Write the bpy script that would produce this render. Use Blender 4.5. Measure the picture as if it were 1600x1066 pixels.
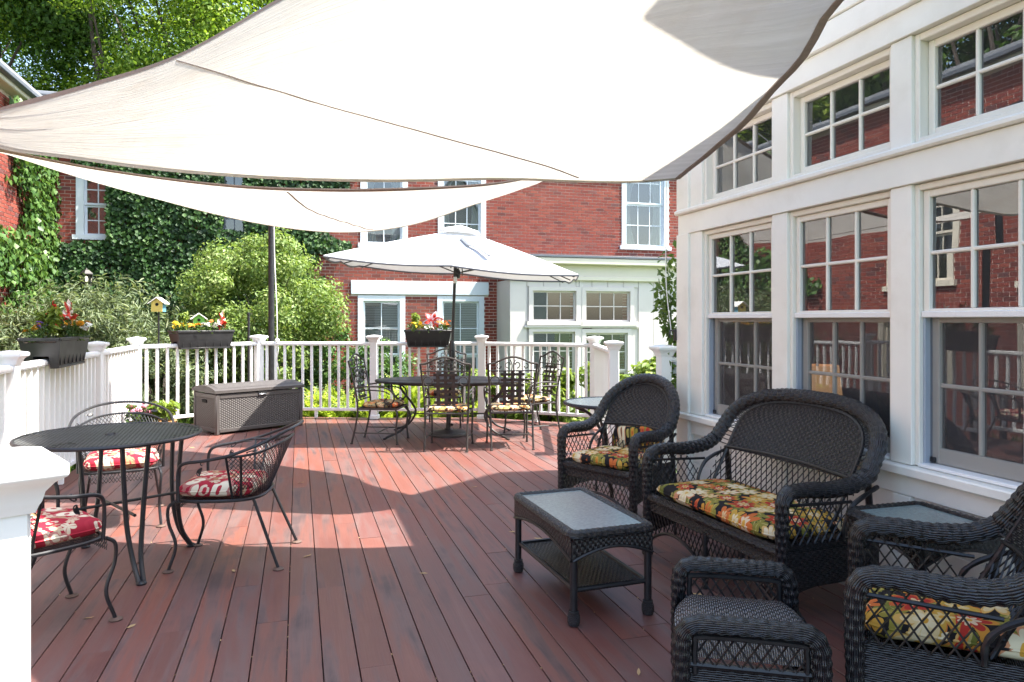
import bpy, math, random
import numpy as np
from mathutils import Vector, Matrix, noise as mnoise
random.seed(7); RNG = np.random.default_rng(7)
for o in list(bpy.data.objects): bpy.data.objects.remove(o)
scene = bpy.context.scene
COL = scene.collection
PI = math.pi
R = math.radians

# ------------------------------------------------------------------ camera, sky, sun, exposure
EYE = 1.45                       # eye height above the deck boards
cam_d = bpy.data.cameras.new('camera'); cam = bpy.data.objects.new('camera', cam_d); COL.objects.link(cam)
cam_d.sensor_width = 36; cam_d.lens = 36 * 1120 / 1600
cam_d.shift_y = -33 / 1600
cam_d.clip_start = 0.05; cam_d.clip_end = 600
cam.location = (0, 0, EYE); cam.rotation_euler = (PI / 2, 0, 0)
cam_d.dof.use_dof = False
scene.camera = cam

SUN_EL = 58.0
world = bpy.data.worlds.new('World'); scene.world = world; world.use_nodes = True
wn = world.node_tree.nodes; wl = world.node_tree.links
bgn = wn['Background']
sky = wn.new('ShaderNodeTexSky'); sky.sky_type = 'NISHITA'; sky.sun_disc = False
sky.sun_elevation = R(SUN_EL); sky.sun_rotation = R(90); sky.altitude = 50
sky.air_density = 1.2; sky.dust_density = 2.5; sky.ozone_density = 1.0
wl.new(sky.outputs[0], bgn.inputs[0]); bgn.inputs[1].default_value = 0.15
sun_d = bpy.data.lights.new('sun', 'SUN'); sun = bpy.data.objects.new('sun', sun_d); COL.objects.link(sun)
sun_d.energy = 4.8; sun_d.angle = R(0.55); sun_d.color = (1.0, 0.95, 0.87)
sun.rotation_euler = (0, R(90 - SUN_EL), R(-1.0)); sun.location = (10, 0, 16)
vs = scene.view_settings
vs.view_transform = 'Standard'; vs.look = 'None'; vs.exposure = 1.98; vs.gamma = 1.0; vs.use_curve_mapping = False
scene.render.engine = 'CYCLES'
scene.cycles.max_bounces = 10; scene.cycles.transparent_max_bounces = 24
scene.cycles.diffuse_bounces = 5; scene.cycles.glossy_bounces = 4; scene.cycles.transmission_bounces = 6
scene.cycles.sample_clamp_indirect = 8

# house frame: x = q (towards the sunroom), y = p (away, along the boards)
TH = math.atan2(0.2858, 0.9583); CS, SN = math.cos(TH), math.sin(TH)
def PQ(p, q, z=0.0): return Vector((-SN * p + CS * q, CS * p + SN * q, z))

# ------------------------------------------------------------------ helpers
def V(*a): return Vector(a)
class MB:
    """collects shapes that become ONE mesh object"""
    def __init__(s): s.v = []; s.f = []; s.uv = []
    def add(s, vs_, fs, uvs=None):
        o = len(s.v)
        s.v += [tuple(x) for x in vs_]
        s.uv += (uvs if uvs is not None else [(x[0] + x[1] * .37, x[2] + x[1] * .61) for x in vs_])
        s.f += [tuple(i + o for i in f) for f in fs]
        return s
    def box(s, c, d, ch=0.0, M=None):
        hx, hy, hz = d[0] / 2, d[1] / 2, d[2] / 2
        if ch <= 0:
            P = [(sx * hx, sy * hy, sz * hz) for sx in (-1, 1) for sy in (-1, 1) for sz in (-1, 1)]
            F = [(0, 1, 3, 2), (4, 6, 7, 5), (0, 4, 5, 1), (2, 3, 7, 6), (0, 2, 6, 4), (1, 5, 7, 3)]
        else:
            ch = min(ch, hx * .9, hy * .9, hz * .9)
            P = []; idx = {}
            for sx in (-1, 1):
                for sy in (-1, 1):
                    for sz in (-1, 1):
                        idx[(sx, sy, sz)] = len(P)
                        P += [(sx * hx, sy * (hy - ch), sz * (hz - ch)), (sx * (hx - ch), sy * hy, sz * (hz - ch)), (sx * (hx - ch), sy * (hy - ch), sz * hz)]
            I = lambda a, b, c_, k: idx[(a, b, c_)] + k
            F = []
            for sg in (-1, 1):
                F.append([I(sg, -1, -1, 0), I(sg, 1, -1, 0), I(sg, 1, 1, 0), I(sg, -1, 1, 0)][::sg])
                F.append([I(-1, sg, -1, 1), I(-1, sg, 1, 1), I(1, sg, 1, 1), I(1, sg, -1, 1)][::sg])
                F.append([I(-1, -1, sg, 2), I(1, -1, sg, 2), I(1, 1, sg, 2), I(-1, 1, sg, 2)][::sg])
            for a in (-1, 1):
                for b in (-1, 1):
                    F.append([I(a, b, -1, 0), I(a, b, -1, 1), I(a, b, 1, 1), I(a, b, 1, 0)][::a * b])
                    F.append([I(a, -1, b, 2), I(a, -1, b, 0), I(a, 1, b, 0), I(a, 1, b, 2)][::a * b])
                    F.append([I(-1, a, b, 1), I(-1, a, b, 2), I(1, a, b, 2), I(1, a, b, 1)][::a * b])
                    for c_ in (-1, 1):
                        F.append([I(a, b, c_, 0), I(a, b, c_, 1), I(a, b, c_, 2)][::a * b * c_])
        P = [Vector(x) for x in P]
        if M is not None: P = [M @ x for x in P]
        P = [x + Vector(c) for x in P]
        return s.add(P, F)
    def b2(s, lo, hi, ch=0.0):
        return s.box([(a + b) / 2 for a, b in zip(lo, hi)], [abs(b - a) for a, b in zip(lo, hi)], ch)
    def tube(s, path, r, n=8, closed=False, cap=True, flat=None, up=None, uvs=1.0):
        """flat=(w,h): elliptic section scale"""
        path = [Vector(x) for x in path]; m = len(path)
        if m < 2: return s
        T = []
        for i in range(m):
            a = path[i - 1] if (i > 0 or closed) else path[i]
            b = path[(i + 1) % m] if (i < m - 1 or closed) else path[i]
            t = b - a
            T.append(t.normalized() if t.length > 1e-9 else Vector((0, 0, 1)))
        ref = Vector(up) if up is not None else (Vector((0, 0, 1)) if abs(T[0].z) < .9 else Vector((1, 0, 0)))
        nrm = (ref - T[0] * ref.dot(T[0])).normalized()
        vs_ = []; uv = []; L = 0
        cnt = m + (1 if closed else 0)
        for k in range(cnt):
            i = k % m
            if k > 0:
                L += (path[i] - path[k - 1]).length
                if up is not None: nrm = Vector(up)
                nrm = (nrm - T[i] * nrm.dot(T[i]))
                nrm = nrm.normalized() if nrm.length > 1e-6 else T[i].orthogonal().normalized()
            bi = T[i].cross(nrm)
            rr = r(L) if callable(r) else (r[i] if isinstance(r, (list, tuple)) else r)
            fw, fh = flat if flat else (1, 1)
            for j in range(n + 1):
                a = 2 * PI * j / n
                vs_.append(path[i] + bi * (math.cos(a) * rr * fw) + nrm * (math.sin(a) * rr * fh))
                uv.append((L * uvs, a * rr * max(fw, fh) * uvs if not callable(r) else a * .04))
        fs = []
        w = n + 1
        for k in range(cnt - 1):
            for j in range(n):
                a = k * w + j
                fs.append((a, a + 1, a + w + 1, a + w))
        if cap and not closed:
            fs.append(tuple(range(n - 1, -1, -1)))
            o = (cnt - 1) * w
            fs.append(tuple(o + j for j in range(n)))
        return s.add(vs_, fs, uv)
    def lathe(s, prof, n=16, c=(0, 0, 0), sx=1.0, sy=1.0, cap=True):
        vs_ = []; uv = []; fs = []; L = 0
        for k, (r, z) in enumerate(prof):
            if k: L += math.hypot(r - prof[k - 1][0], z - prof[k - 1][1])
            for j in range(n + 1):
                a = 2 * PI * j / n
                vs_.append((c[0] + r * sx * math.cos(a), c[1] + r * sy * math.sin(a), c[2] + z)); uv.append((a * .25, L))
        w = n + 1
        for k in range(len(prof) - 1):
            for j in range(n):
                a = k * w + j; fs.append((a, a + 1, a + w + 1, a + w))
        if cap:
            if prof[0][0] > 1e-5: fs.append(tuple(range(n - 1, -1, -1)))
            o = (len(prof) - 1) * w
            if prof[-1][0] > 1e-5: fs.append(tuple(o + j for j in range(n)))
        return s.add(vs_, fs, uv)
    def grid(s, fn, nu, nv, u0=0, u1=1, v0=0, v1=1, uvm=None, flip=False):
        vs_ = []; uv = []
        for i in range(nu + 1):
            for j in range(nv + 1):
                a = u0 + (u1 - u0) * i / nu; b = v0 + (v1 - v0) * j / nv
                vs_.append(fn(a, b)); uv.append(uvm(a, b) if uvm else (a, b))
        fs = []
        for i in range(nu):
            for j in range(nv):
                a = i * (nv + 1) + j; f = (a, a + nv + 1, a + nv + 2, a + 1)
                fs.append(f[::-1] if flip else f)
        return s.add(vs_, fs, uv)
    def prism(s, poly, z0, z1):
        n = len(poly)
        vs_ = [(x, y, z0) for x, y in poly] + [(x, y, z1) for x, y in poly]
        fs = [tuple(range(n - 1, -1, -1)), tuple(range(n, 2 * n))] + [(i, (i + 1) % n, n + (i + 1) % n, n + i) for i in range(n)]
        return s.add(vs_, fs)
    def mesh(s, name, mat, smooth=True, angle=38):
        me = bpy.data.meshes.new(name)
        me.from_pydata(s.v, [], s.f)
        ul = me.uv_layers.new(name='UVMap')
        li = np.empty(len(me.loops), dtype=np.int32); me.loops.foreach_get('vertex_index', li)
        ul.data.foreach_set('uv', np.array(s.uv, dtype=np.float32)[li].ravel())
        if mat is not None: me.materials.append(mat)
        if smooth:
            me.polygons.foreach_set('use_smooth', np.ones(len(me.polygons), dtype=bool))
            me.set_sharp_from_angle(angle=R(angle))
        me.update()
        return me
    def build(s, name, mat, parent=None, smooth=True, kind=None, angle=38):
        return link(name, s.mesh(name, mat, smooth, angle), parent, kind)
def link(name, me, parent=None, kind=None):
    o = bpy.data.objects.new(name, me); COL.objects.link(o)
    if parent is not None: o.parent = parent
    if kind: o['kind'] = kind
    return o
def tag(o, label=None, cat=None, group=None, kind=None):
    if label: o['label'] = label
    if cat: o['category'] = cat
    if group: o['group'] = group
    if kind: o['kind'] = kind
    return o
def thing(name, label, cat, loc=(0, 0, 0), rz=0.0, group=None):
    o = bpy.data.objects.new(name, None); COL.objects.link(o)
    o.empty_display_size = .1
    o.location = loc; o.rotation_euler = (0, 0, rz)
    return tag(o, label, cat, group)
def hthing(name, label, cat, group=None): return thing(name, label, cat, (0, 0, 0), TH, group)
def copy_tree(o, parent=None):
    c = o.copy(); COL.objects.link(c)
    c.parent = parent
    for ch in [x for x in bpy.data.objects if x.parent == o]: copy_tree(ch, c)
    return c
def face(fx, fy): return math.atan2(fx, -fy)
def cr(pts, n=6, closed=False):
    """Catmull-Rom through the points"""
    pts = [Vector(p) for p in pts]; m = len(pts); out = []
    segs = m if closed else m - 1
    for i in range(segs):
        p1, p2 = pts[i], pts[(i + 1) % m]
        p0 = pts[i - 1] if (i > 0 or closed) else p1 * 2 - p2
        p3 = pts[(i + 2) % m] if (i + 2 < m or closed) else p2 * 2 - p1
        for k in range(n):
            t = k / n
            out.append(.5 * ((2 * p1) + (p2 - p0) * t + (2 * p0 - 5 * p1 + 4 * p2 - p3) * t * t + (3 * p1 - p0 - 3 * p2 + p3) * t ** 3))
    if not closed: out.append(pts[-1].copy())
    return out
def resample(path, step):
    d = [0]
    for a, b in zip(path, path[1:]): d.append(d[-1] + (b - a).length)
    n = max(2, int(round(d[-1] / step)) + 1)
    out = []; j = 0
    for i in range(n):
        t = d[-1] * i / (n - 1)
        while j < len(path) - 2 and d[j + 1] < t: j += 1
        k = (t - d[j]) / max(1e-9, d[j + 1] - d[j])
        out.append(path[j].lerp(path[j + 1], min(1, max(0, k))))
    return out
def spiral(c, r0, r1, a0, a1, ax, ay, n=18):
    """a flat scroll round c in the plane ax, ay"""
    c = Vector(c); ax = Vector(ax); ay = Vector(ay); o = []
    for i in range(n + 1):
        t = i / n; r = r0 + (r1 - r0) * t; a = a0 + (a1 - a0) * t
        o.append(c + ax * (math.cos(a) * r) + ay * (math.sin(a) * r))
    return o
def leaf_mesh(name, cen, nor, size, mat, asp=.55, fold=.25, tint=None, rnd=None, droop=None):
    """many separate leaves in one mesh; every leaf is a folded four-sided blade"""
    rnd = rnd or RNG
    N = len(cen); cen = np.asarray(cen, float); nor = np.asarray(nor, float)
    nor /= np.linalg.norm(nor, axis=1)[:, None] + 1e-9
    a = rnd.normal(size=(N, 3))
    if droop is not None: a = a * (1 - abs(droop)) + np.array([0, 0, -1.0]) * droop * 2
    d = a - nor * (a * nor).sum(1)[:, None]; d /= np.linalg.norm(d, axis=1)[:, None] + 1e-9
    w = np.cross(nor, d)
    s_ = (np.asarray(size) * np.ones(N))[:, None]
    base = cen - d * s_ * .5; tip = cen + d * s_ * .5 - nor * s_ * fold * .5
    mid = cen + d * s_ * .04
    lf = mid + w * s_ * asp * .5 + nor * s_ * fold * .35; rt = mid - w * s_ * asp * .5 + nor * s_ * fold * .35
    co = np.stack([base, rt, tip, lf], 1).reshape(-1, 3)
    me = bpy.data.meshes.new(name)
    me.vertices.add(4 * N); me.vertices.foreach_set('co', co.astype(np.float32).ravel())
    me.loops.add(6 * N); me.polygons.add(2 * N)
    b = (np.arange(N) * 4)[:, None]
    li = np.concatenate([b + np.array([[0, 1, 2]]), b + np.array([[0, 2, 3]])], 1).ravel()
    me.loops.foreach_set('vertex_index', li.astype(np.int32))
    me.polygons.foreach_set('loop_start', (np.arange(2 * N) * 3).astype(np.int32))
    me.update(calc_edges=True)
    t = tint if tint is not None else rnd.random(N)
    at = me.attributes.new('tint', 'FLOAT', 'POINT'); at.data.foreach_set('value', np.repeat(t, 4).astype(np.float32))
    me.materials.append(mat)
    return me
def cloud(blobs, N, shell=.55, rnd=None, up=.25, jitter=.25):
    """points spread through ellipsoid clumps (x,y,z,rx,ry,rz), denser to the outside; returns centres and normals"""
    rnd = rnd or RNG
    B = np.asarray(blobs, float); w = (B[:, 3] * B[:, 4] + B[:, 4] * B[:, 5] + B[:, 3] * B[:, 5]); w /= w.sum()
    k = rnd.choice(len(B), N, p=w)
    d = rnd.normal(size=(N, 3)); d /= np.linalg.norm(d, axis=1)[:, None]
    r = 1 - shell * rnd.random(N) ** 1.6
    r *= 1 + jitter * .5 * rnd.normal(size=N) * .5
    c = B[k, :3] + d * B[k, 3:] * r[:, None]
    n = d / B[k, 3:] * B[k, 3:].mean(1)[:, None] + np.array([0, 0, up]) + rnd.normal(size=(N, 3)) * .45
    return c, n
def clumps(c, rad, n, cr_, rnd, flat=.8):
    """n small clump ellipsoids scattered over a big ellipsoid's volume"""
    out = []
    for i in range(n):
        d = rnd.normal(size=3); d /= np.linalg.norm(d)
        r = rnd.uniform(.35, 1.0) ** .6
        q = np.array(c) + d * np.array(rad) * r
        s_ = cr_ * rnd.uniform(.6, 1.3)
        out.append((q[0], q[1], q[2], s_, s_, s_ * flat))
    return out

# ------------------------------------------------------------------ materials
def mat(name):
    m = bpy.data.materials.new(name); m.use_nodes = True
    return m, m.node_tree.nodes, m.node_tree.links, m.node_tree.nodes['Principled BSDF']
def nd(N, t, **k):
    n = N.new(t)
    for a, b in k.items():
        if a == 'op': n.operation = b
        else: setattr(n, a, b)
    return n
def math_(N, L, op, a, b=None, c=None):
    n = N.new('ShaderNodeMath'); n.operation = op
    for i, x in enumerate((a, b, c)):
        if x is None: continue
        if isinstance(x, (int, float)): n.inputs[i].default_value = x
        else: L.new(x, n.inputs[i])
    return n.outputs[0]
def ramp(N, L, fac, stops, interp='LINEAR'):
    r = N.new('ShaderNodeValToRGB'); r.color_ramp.interpolation = interp
    e = r.color_ramp.elements
    while len(e) < len(stops): e.new(.5)
    for i, (p, c) in enumerate(stops):
        e[i].position = p; e[i].color = (*c, 1) if len(c) == 3 else c
    L.new(fac, r.inputs[0]); return r.outputs[0]
def mix(N, L, fac, a, b, bt='MIX'):
    m = N.new('ShaderNodeMix'); m.data_type = 'RGBA'; m.blend_type = bt
    for i, x in ((0, fac), (6, a), (7, b)):
        if isinstance(x, (int, float)): m.inputs[i].default_value = x
        elif isinstance(x, tuple): m.inputs[i].default_value = (*x, 1)
        else: L.new(x, m.inputs[i])
    return m.outputs[2]
def tnoise(N, L, vec, scale, detail=4, rough=.55, dist=0):
    n = N.new('ShaderNodeTexNoise'); n.inputs['Scale'].default_value = scale; n.inputs['Detail'].default_value = detail
    n.inputs['Roughness'].default_value = rough; n.inputs['Distortion'].default_value = dist
    if vec is not None: L.new(vec, n.inputs['Vector'])
    return n.outputs['Fac']
def coord(N, L, which='Object', scale=(1, 1, 1), rot=(0, 0, 0)):
    t = N.new('ShaderNodeTexCoord'); m = N.new('ShaderNodeMapping')
    m.inputs['Scale'].default_value = scale; m.inputs['Rotation'].default_value = rot
    L.new(t.outputs[which], m.inputs['Vector']); return m.outputs[0]
def bump(N, L, bs, h, strength=.3, dist=.01):
    b = N.new('ShaderNodeBump'); b.inputs['Strength'].default_value = strength; b.inputs['Distance'].default_value = dist
    L.new(h, b.inputs['Height']); L.new(b.outputs[0], bs.inputs['Normal'])
def plain(name, c, rough=.5, var=.12, nscale=6, metal=0, spec=.5, bmp=0.0, bscale=80, dirt=None):
    m, N, L, bs = mat(name)
    co = coord(N, L)
    f = tnoise(N, L, co, nscale, 5)
    lo = tuple(max(0, x * (1 - var)) for x in c); hi = tuple(min(1, x * (1 + var)) for x in c)
    col = ramp(N, L, f, [(.3, lo), (.7, hi)])
    if dirt:
        g = tnoise(N, L, co, dirt[1], 6, .65)
        g = ramp(N, L, g, [(.52, (0, 0, 0)), (.75, (1, 1, 1))])
        col = mix(N, L, math_(N, L, 'MULTIPLY', g, dirt[2]), col, dirt[0])
    L.new(col, bs.inputs['Base Color'])
    bs.inputs['Roughness'].default_value = rough; bs.inputs['Metallic'].default_value = metal
    bs.inputs['Specular IOR Level'].default_value = spec
    rr = ramp(N, L, f, [(.3, (rough * .85,) * 3), (.7, (min(1, rough * 1.15),) * 3)]); L.new(rr, bs.inputs['Roughness'])
    if bmp: bump(N, L, bs, tnoise(N, L, co, bscale, 3), bmp, .004)
    return m
def leafmat(name, dark, mid, light, trans=.35, rough=.5):
    m, N, L, bs = mat(name)
    at = N.new('ShaderNodeAttribute'); at.attribute_name = 'tint'
    col = ramp(N, L, at.outputs['Fac'], [(0, dark), (.5, mid), (1, light)])
    L.new(col, bs.inputs['Base Color']); bs.inputs['Roughness'].default_value = rough; bs.inputs['Specular IOR Level'].default_value = .35
    tr = N.new('ShaderNodeBsdfTranslucent'); tc = mix(N, L, 1.0, col, (1.0, 1.0, .55), 'MULTIPLY'); L.new(tc, tr.inputs[0])
    ms = N.new('ShaderNodeMixShader'); ms.inputs[0].default_value = trans
    L.new(bs.outputs[0], ms.inputs[1]); L.new(tr.outputs[0], ms.inputs[2]); L.new(ms.outputs[0], N['Material Output'].inputs[0])
    return m

M = {}
M['white'] = plain('white_rail_paint', (.78, .79, .78), .38, .03, 3, dirt=((.55, .52, .45), 5, .12))
M['trim'] = plain('cream_house_paint', (.81, .80, .735), .45, .04, 2, dirt=((.52, .48, .38), 3, .24))
M['sash'] = plain('sash_paint', (.76, .73, .65), .42, .03, 3)
M['jamb'] = plain('blue_grey_jamb_liner', (.33, .37, .43), .5, .05)
M['lintel'] = plain('pale_stone_paint', (.58, .62, .65), .6, .06, 3, bmp=.1)
M['annex'] = plain('pale_annex_paint', (.53, .49, .46), .5, .04, 2, dirt=((.5, .52, .48), 4, .15))
M['cream'] = plain('cream_cornice_paint', (.60, .55, .45), .5, .04, 2)
M['black'] = plain('black_iron', (.012, .012, .014), .42, .3, 20, spec=.5, bmp=.05)
M['iron'] = plain('bronze_black_iron', (.028, .024, .022), .45, .3, 15, bmp=.08)
M['plastic'] = plain('black_planter_plastic', (.018, .018, .019), .42, .25, 8, spec=.5)
M['soil'] = plain('soil', (.035, .022, .014), .95, .5, 40, bmp=.5)
M['rust'] = plain('foot_glide', (.10, .06, .045), .7, .3, 30)
M['rope'] = plain('rope', (.75, .73, .68), .8, .1, 60)
M['slate'] = plain('grey_roofing', (.22, .23, .25), .8, .25, 4, bmp=.2)
M['flash'] = plain('dark_flashing', (.10, .11, .13), .5, .1)
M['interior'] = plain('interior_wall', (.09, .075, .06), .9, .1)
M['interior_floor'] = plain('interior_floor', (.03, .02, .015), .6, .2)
M['stem'] = plain('green_stem', (.07, .12, .03), .6, .2, 20)
M['bark'] = plain('bark', (.07, .055, .045), .9, .35, 8, bmp=.5)
M['umb'] = None
# ---- weathered red deck boards
def deckmat():
    m, N, L, bs = mat('deck_board_wood')
    oi = N.new('ShaderNodeObjectInfo'); tc = N.new('ShaderNodeTexCoord')
    off = N.new('ShaderNodeVectorMath'); off.operation = 'MULTIPLY_ADD'
    cx = N.new('ShaderNodeCombineXYZ')
    for i, k in enumerate((37.0, 91.0, 13.0)): L.new(math_(N, L, 'MULTIPLY', oi.outputs['Random'], k), cx.inputs[i])
    ad = N.new('ShaderNodeVectorMath'); ad.operation = 'ADD'; L.new(tc.outputs['Object'], ad.inputs[0]); L.new(cx.outputs[0], ad.inputs[1])
    mp = N.new('ShaderNodeMapping'); mp.inputs['Scale'].default_value = (14, 1.1, 1); L.new(ad.outputs[0], mp.inputs[0])
    big = tnoise(N, L, mp.outputs[0], .9, 5, .6, .5)
    mp2 = N.new('ShaderNodeMapping'); mp2.inputs['Scale'].default_value = (95, 2.2, 1); L.new(ad.outputs[0], mp2.inputs[0])
    fine = tnoise(N, L, mp2.outputs[0], 1.0, 4, .6, .2)
    patch = tnoise(N, L, ad.outputs[0], 1.9, 4, .6)
    base = ramp(N, L, oi.outputs['Random'], [(0, (.108, .042, .037)), (.2, (.172, .064, .048)), (.4, (.120, .060, .055)), (.6, (.200, .066, .046)), (.8, (.132, .050, .043)), (1, (.162, .074, .064))])
    col = mix(N, L, ramp(N, L, big, [(.44, (0, 0, 0)), (.62, (.9, .9, .9))]), base, (.142, .088, .080))
    col = mix(N, L, ramp(N, L, patch, [(.5, (0, 0, 0)), (.72, (.6, .6, .6))]), col, (.195, .078, .060))
    dk = math_(N, L, 'MULTIPLY', big, patch)
    col = mix(N, L, ramp(N, L, dk, [(.27, (0, 0, 0)), (.4, (.8, .8, .8))]), col, (.055, .04, .042))
    col = mix(N, L, math_(N, L, 'MULTIPLY', fine, .45), col, mix(N, L, 1.0, col, (.62, .6, .62), 'MULTIPLY'))
    L.new(col, bs.inputs['Base Color'])
    L.new(ramp(N, L, big, [(.3, (.42,) * 3), (.75, (.62,) * 3)]), bs.inputs['Roughness'])
    bs.inputs['Specular IOR Level'].default_value = .42
    bump(N, L, bs, math_(N, L, 'ADD', fine, math_(N, L, 'MULTIPLY', big, .5)), .25, .003)
    return m
M['deck'] = deckmat()
# ---- brick (tint attribute = one value per brick)
def brickmat():
    m, N, L, bs = mat('red_brick')
    at = N.new('ShaderNodeAttribute'); at.attribute_name = 'tint'
    c = ramp(N, L, at.outputs['Fac'], [(0, (.085, .026, .023)), (.3, (.175, .036, .026)), (.65, (.215, .045, .030)), (.9, (.25, .064, .042)), (1, (.115, .046, .043))])
    co = coord(N, L)
    n1 = tnoise(N, L, co, 22, 4); n2 = tnoise(N, L, co, .5, 4)
    c = mix(N, L, ramp(N, L, n1, [(.45, (0, 0, 0)), (.75, (.5, .5, .5))]), c, (.15, .045, .036))
    c = mix(N, L, ramp(N, L, n2, [(.5, (0, 0, 0)), (.7, (.3, .3, .3))]), c, (.20, .075, .055))
    L.new(c, bs.inputs['Base Color']); bs.inputs['Roughness'].default_value = .85; bs.inputs['Specular IOR Level'].default_value = .25
    bump(N, L, bs, tnoise(N, L, co, 70, 3), .35, .006)
    return m
M['brick'] = brickmat()
M['mortar'] = plain('lime_mortar', (.52, .42, .36), .95, .18, 5, bmp=.3, bscale=50)
# ---- wicker: UVs are metres, strands weave over ribs
def wickermat(name, a, b, c0, c1, strength=.9, soft=0.25, rough=.27):
    m, N, L, bs = mat(name)
    uv = N.new('ShaderNodeUVMap'); sp = N.new('ShaderNodeSeparateXYZ'); L.new(uv.outputs[0], sp.inputs[0])
    v = math_(N, L, 'DIVIDE', sp.outputs[1], b); row = math_(N, L, 'FLOOR', v); fr = math_(N, L, 'FRACT', v)
    k = math_(N, L, 'SUBTRACT', math_(N, L, 'MULTIPLY', fr, 2), 1); prof = math_(N, L, 'SUBTRACT', 1, math_(N, L, 'MULTIPLY', k, k))
    u = math_(N, L, 'ADD', math_(N, L, 'DIVIDE', sp.outputs[0], a), math_(N, L, 'FLOOR', math_(N, L, 'MULTIPLY', row, .5)))
    und = math_(N, L, 'ADD', math_(N, L, 'MULTIPLY', math_(N, L, 'SINE', math_(N, L, 'MULTIPLY', u, PI)), .5), .5)
    h = math_(N, L, 'MULTIPLY', prof, math_(N, L, 'ADD', math_(N, L, 'MULTIPLY', und, 1 - soft), soft))
    nz = tnoise(N, L, coord(N, L), 9, 4)
    hc = math_(N, L, 'MULTIPLY', h, math_(N, L, 'ADD', math_(N, L, 'MULTIPLY', nz, .8), .6))
    L.new(ramp(N, L, hc, [(.05, c0), (.9, c1)]), bs.inputs['Base Color'])  # shade in the gaps and highlights on the strands put into the colour
    bs.inputs['Roughness'].default_value = rough; bs.inputs['Specular IOR Level'].default_value = .55
    bump(N, L, bs, h, strength, .006)
    return m
M['wroll'] = wickermat('wicker_rolled', .034, .0085, (.002, .002, .0025), (.030, .031, .035))
M['wsheet'] = wickermat('wicker_woven_sheet', .022, .0075, (.002, .002, .0025), (.032, .032, .033))
M['wgrey'] = wickermat('wicker_seat_sky_sheen', .02, .0075, (.006, .006, .007), (.15, .155, .17))  # ottoman seat: reflected sky put into the paler strand colour
M['wthin'] = plain('wicker_strand', (.008, .008, .009), .4, .4, 25)
# ---- glass
def glassmat(name, ior, tint, rough=0.0, dirt=.02):
    m, N, L, bs = mat(name)
    N.remove(bs)
    tr = N.new('ShaderNodeBsdfTransparent'); tr.inputs[0].default_value = (*tint, 1)
    gl = N.new('ShaderNodeBsdfGlossy'); gl.inputs['Roughness'].default_value = rough; gl.inputs[0].default_value = (.95, .97, 1, 1)
    fr = N.new('ShaderNodeFresnel'); fr.inputs[0].default_value = ior
    nz = tnoise(N, L, coord(N, L), 1.3, 2)
    bp = N.new('ShaderNodeBump'); bp.inputs['Strength'].default_value = .02; bp.inputs['Distance'].default_value = .05; L.new(nz, bp.inputs['Height'])
    L.new(bp.outputs[0], gl.inputs['Normal'])
    ms = N.new('ShaderNodeMixShader'); L.new(fr.outputs[0], ms.inputs[0]); L.new(tr.outputs[0], ms.inputs[1]); L.new(gl.outputs[0], ms.inputs[2])
    df = N.new('ShaderNodeBsdfDiffuse'); df.inputs[0].default_value = (.6, .62, .64, 1)
    m2 = N.new('ShaderNodeMixShader'); m2.inputs[0].default_value = dirt; L.new(ms.outputs[0], m2.inputs[1]); L.new(df.outputs[0], m2.inputs[2])
    L.new(m2.outputs[0], N['Material Output'].inputs[0])
    return m
M['glass'] = glassmat('window_glass', 2.45, (.72, .75, .74), 0.0, .035)
M['screen'] = None
def screenmat():
    m, N, L, bs = mat('insect_screen'); bs.inputs['Base Color'].default_value = (.05, .05, .055, 1); bs.inputs['Roughness'].default_value = .6
    tr = N.new('ShaderNodeBsdfTransparent'); ms = N.new('ShaderNodeMixShader'); ms.inputs[0].default_value = .42
    L.new(tr.outputs[0], ms.inputs[1]); L.new(bs.outputs[0], ms.inputs[2]); L.new(ms.outputs[0], N['Material Output'].inputs[0])
    return m
M['screen'] = screenmat()
def tableglass(name, c):
    m, N, L, bs = mat(name)
    co = coord(N, L, 'Object', (90, 55, 90)); f = tnoise(N, L, co, 1.0, 3)
    L.new(ramp(N, L, f, [(.3, tuple(x * .8 for x in c)), (.7, tuple(x * 1.15 for x in c))]), bs.inputs['Base Color'])
    bs.inputs['Roughness'].default_value = .16; bs.inputs['Specular IOR Level'].default_value = .9
    bump(N, L, bs, f, .25, .004)
    return m
M['tglass'] = tableglass('pebbled_table_glass', (.17, .235, .24))
M['rglass'] = tableglass('round_table_glass', (.36, .45, .45))
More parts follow.
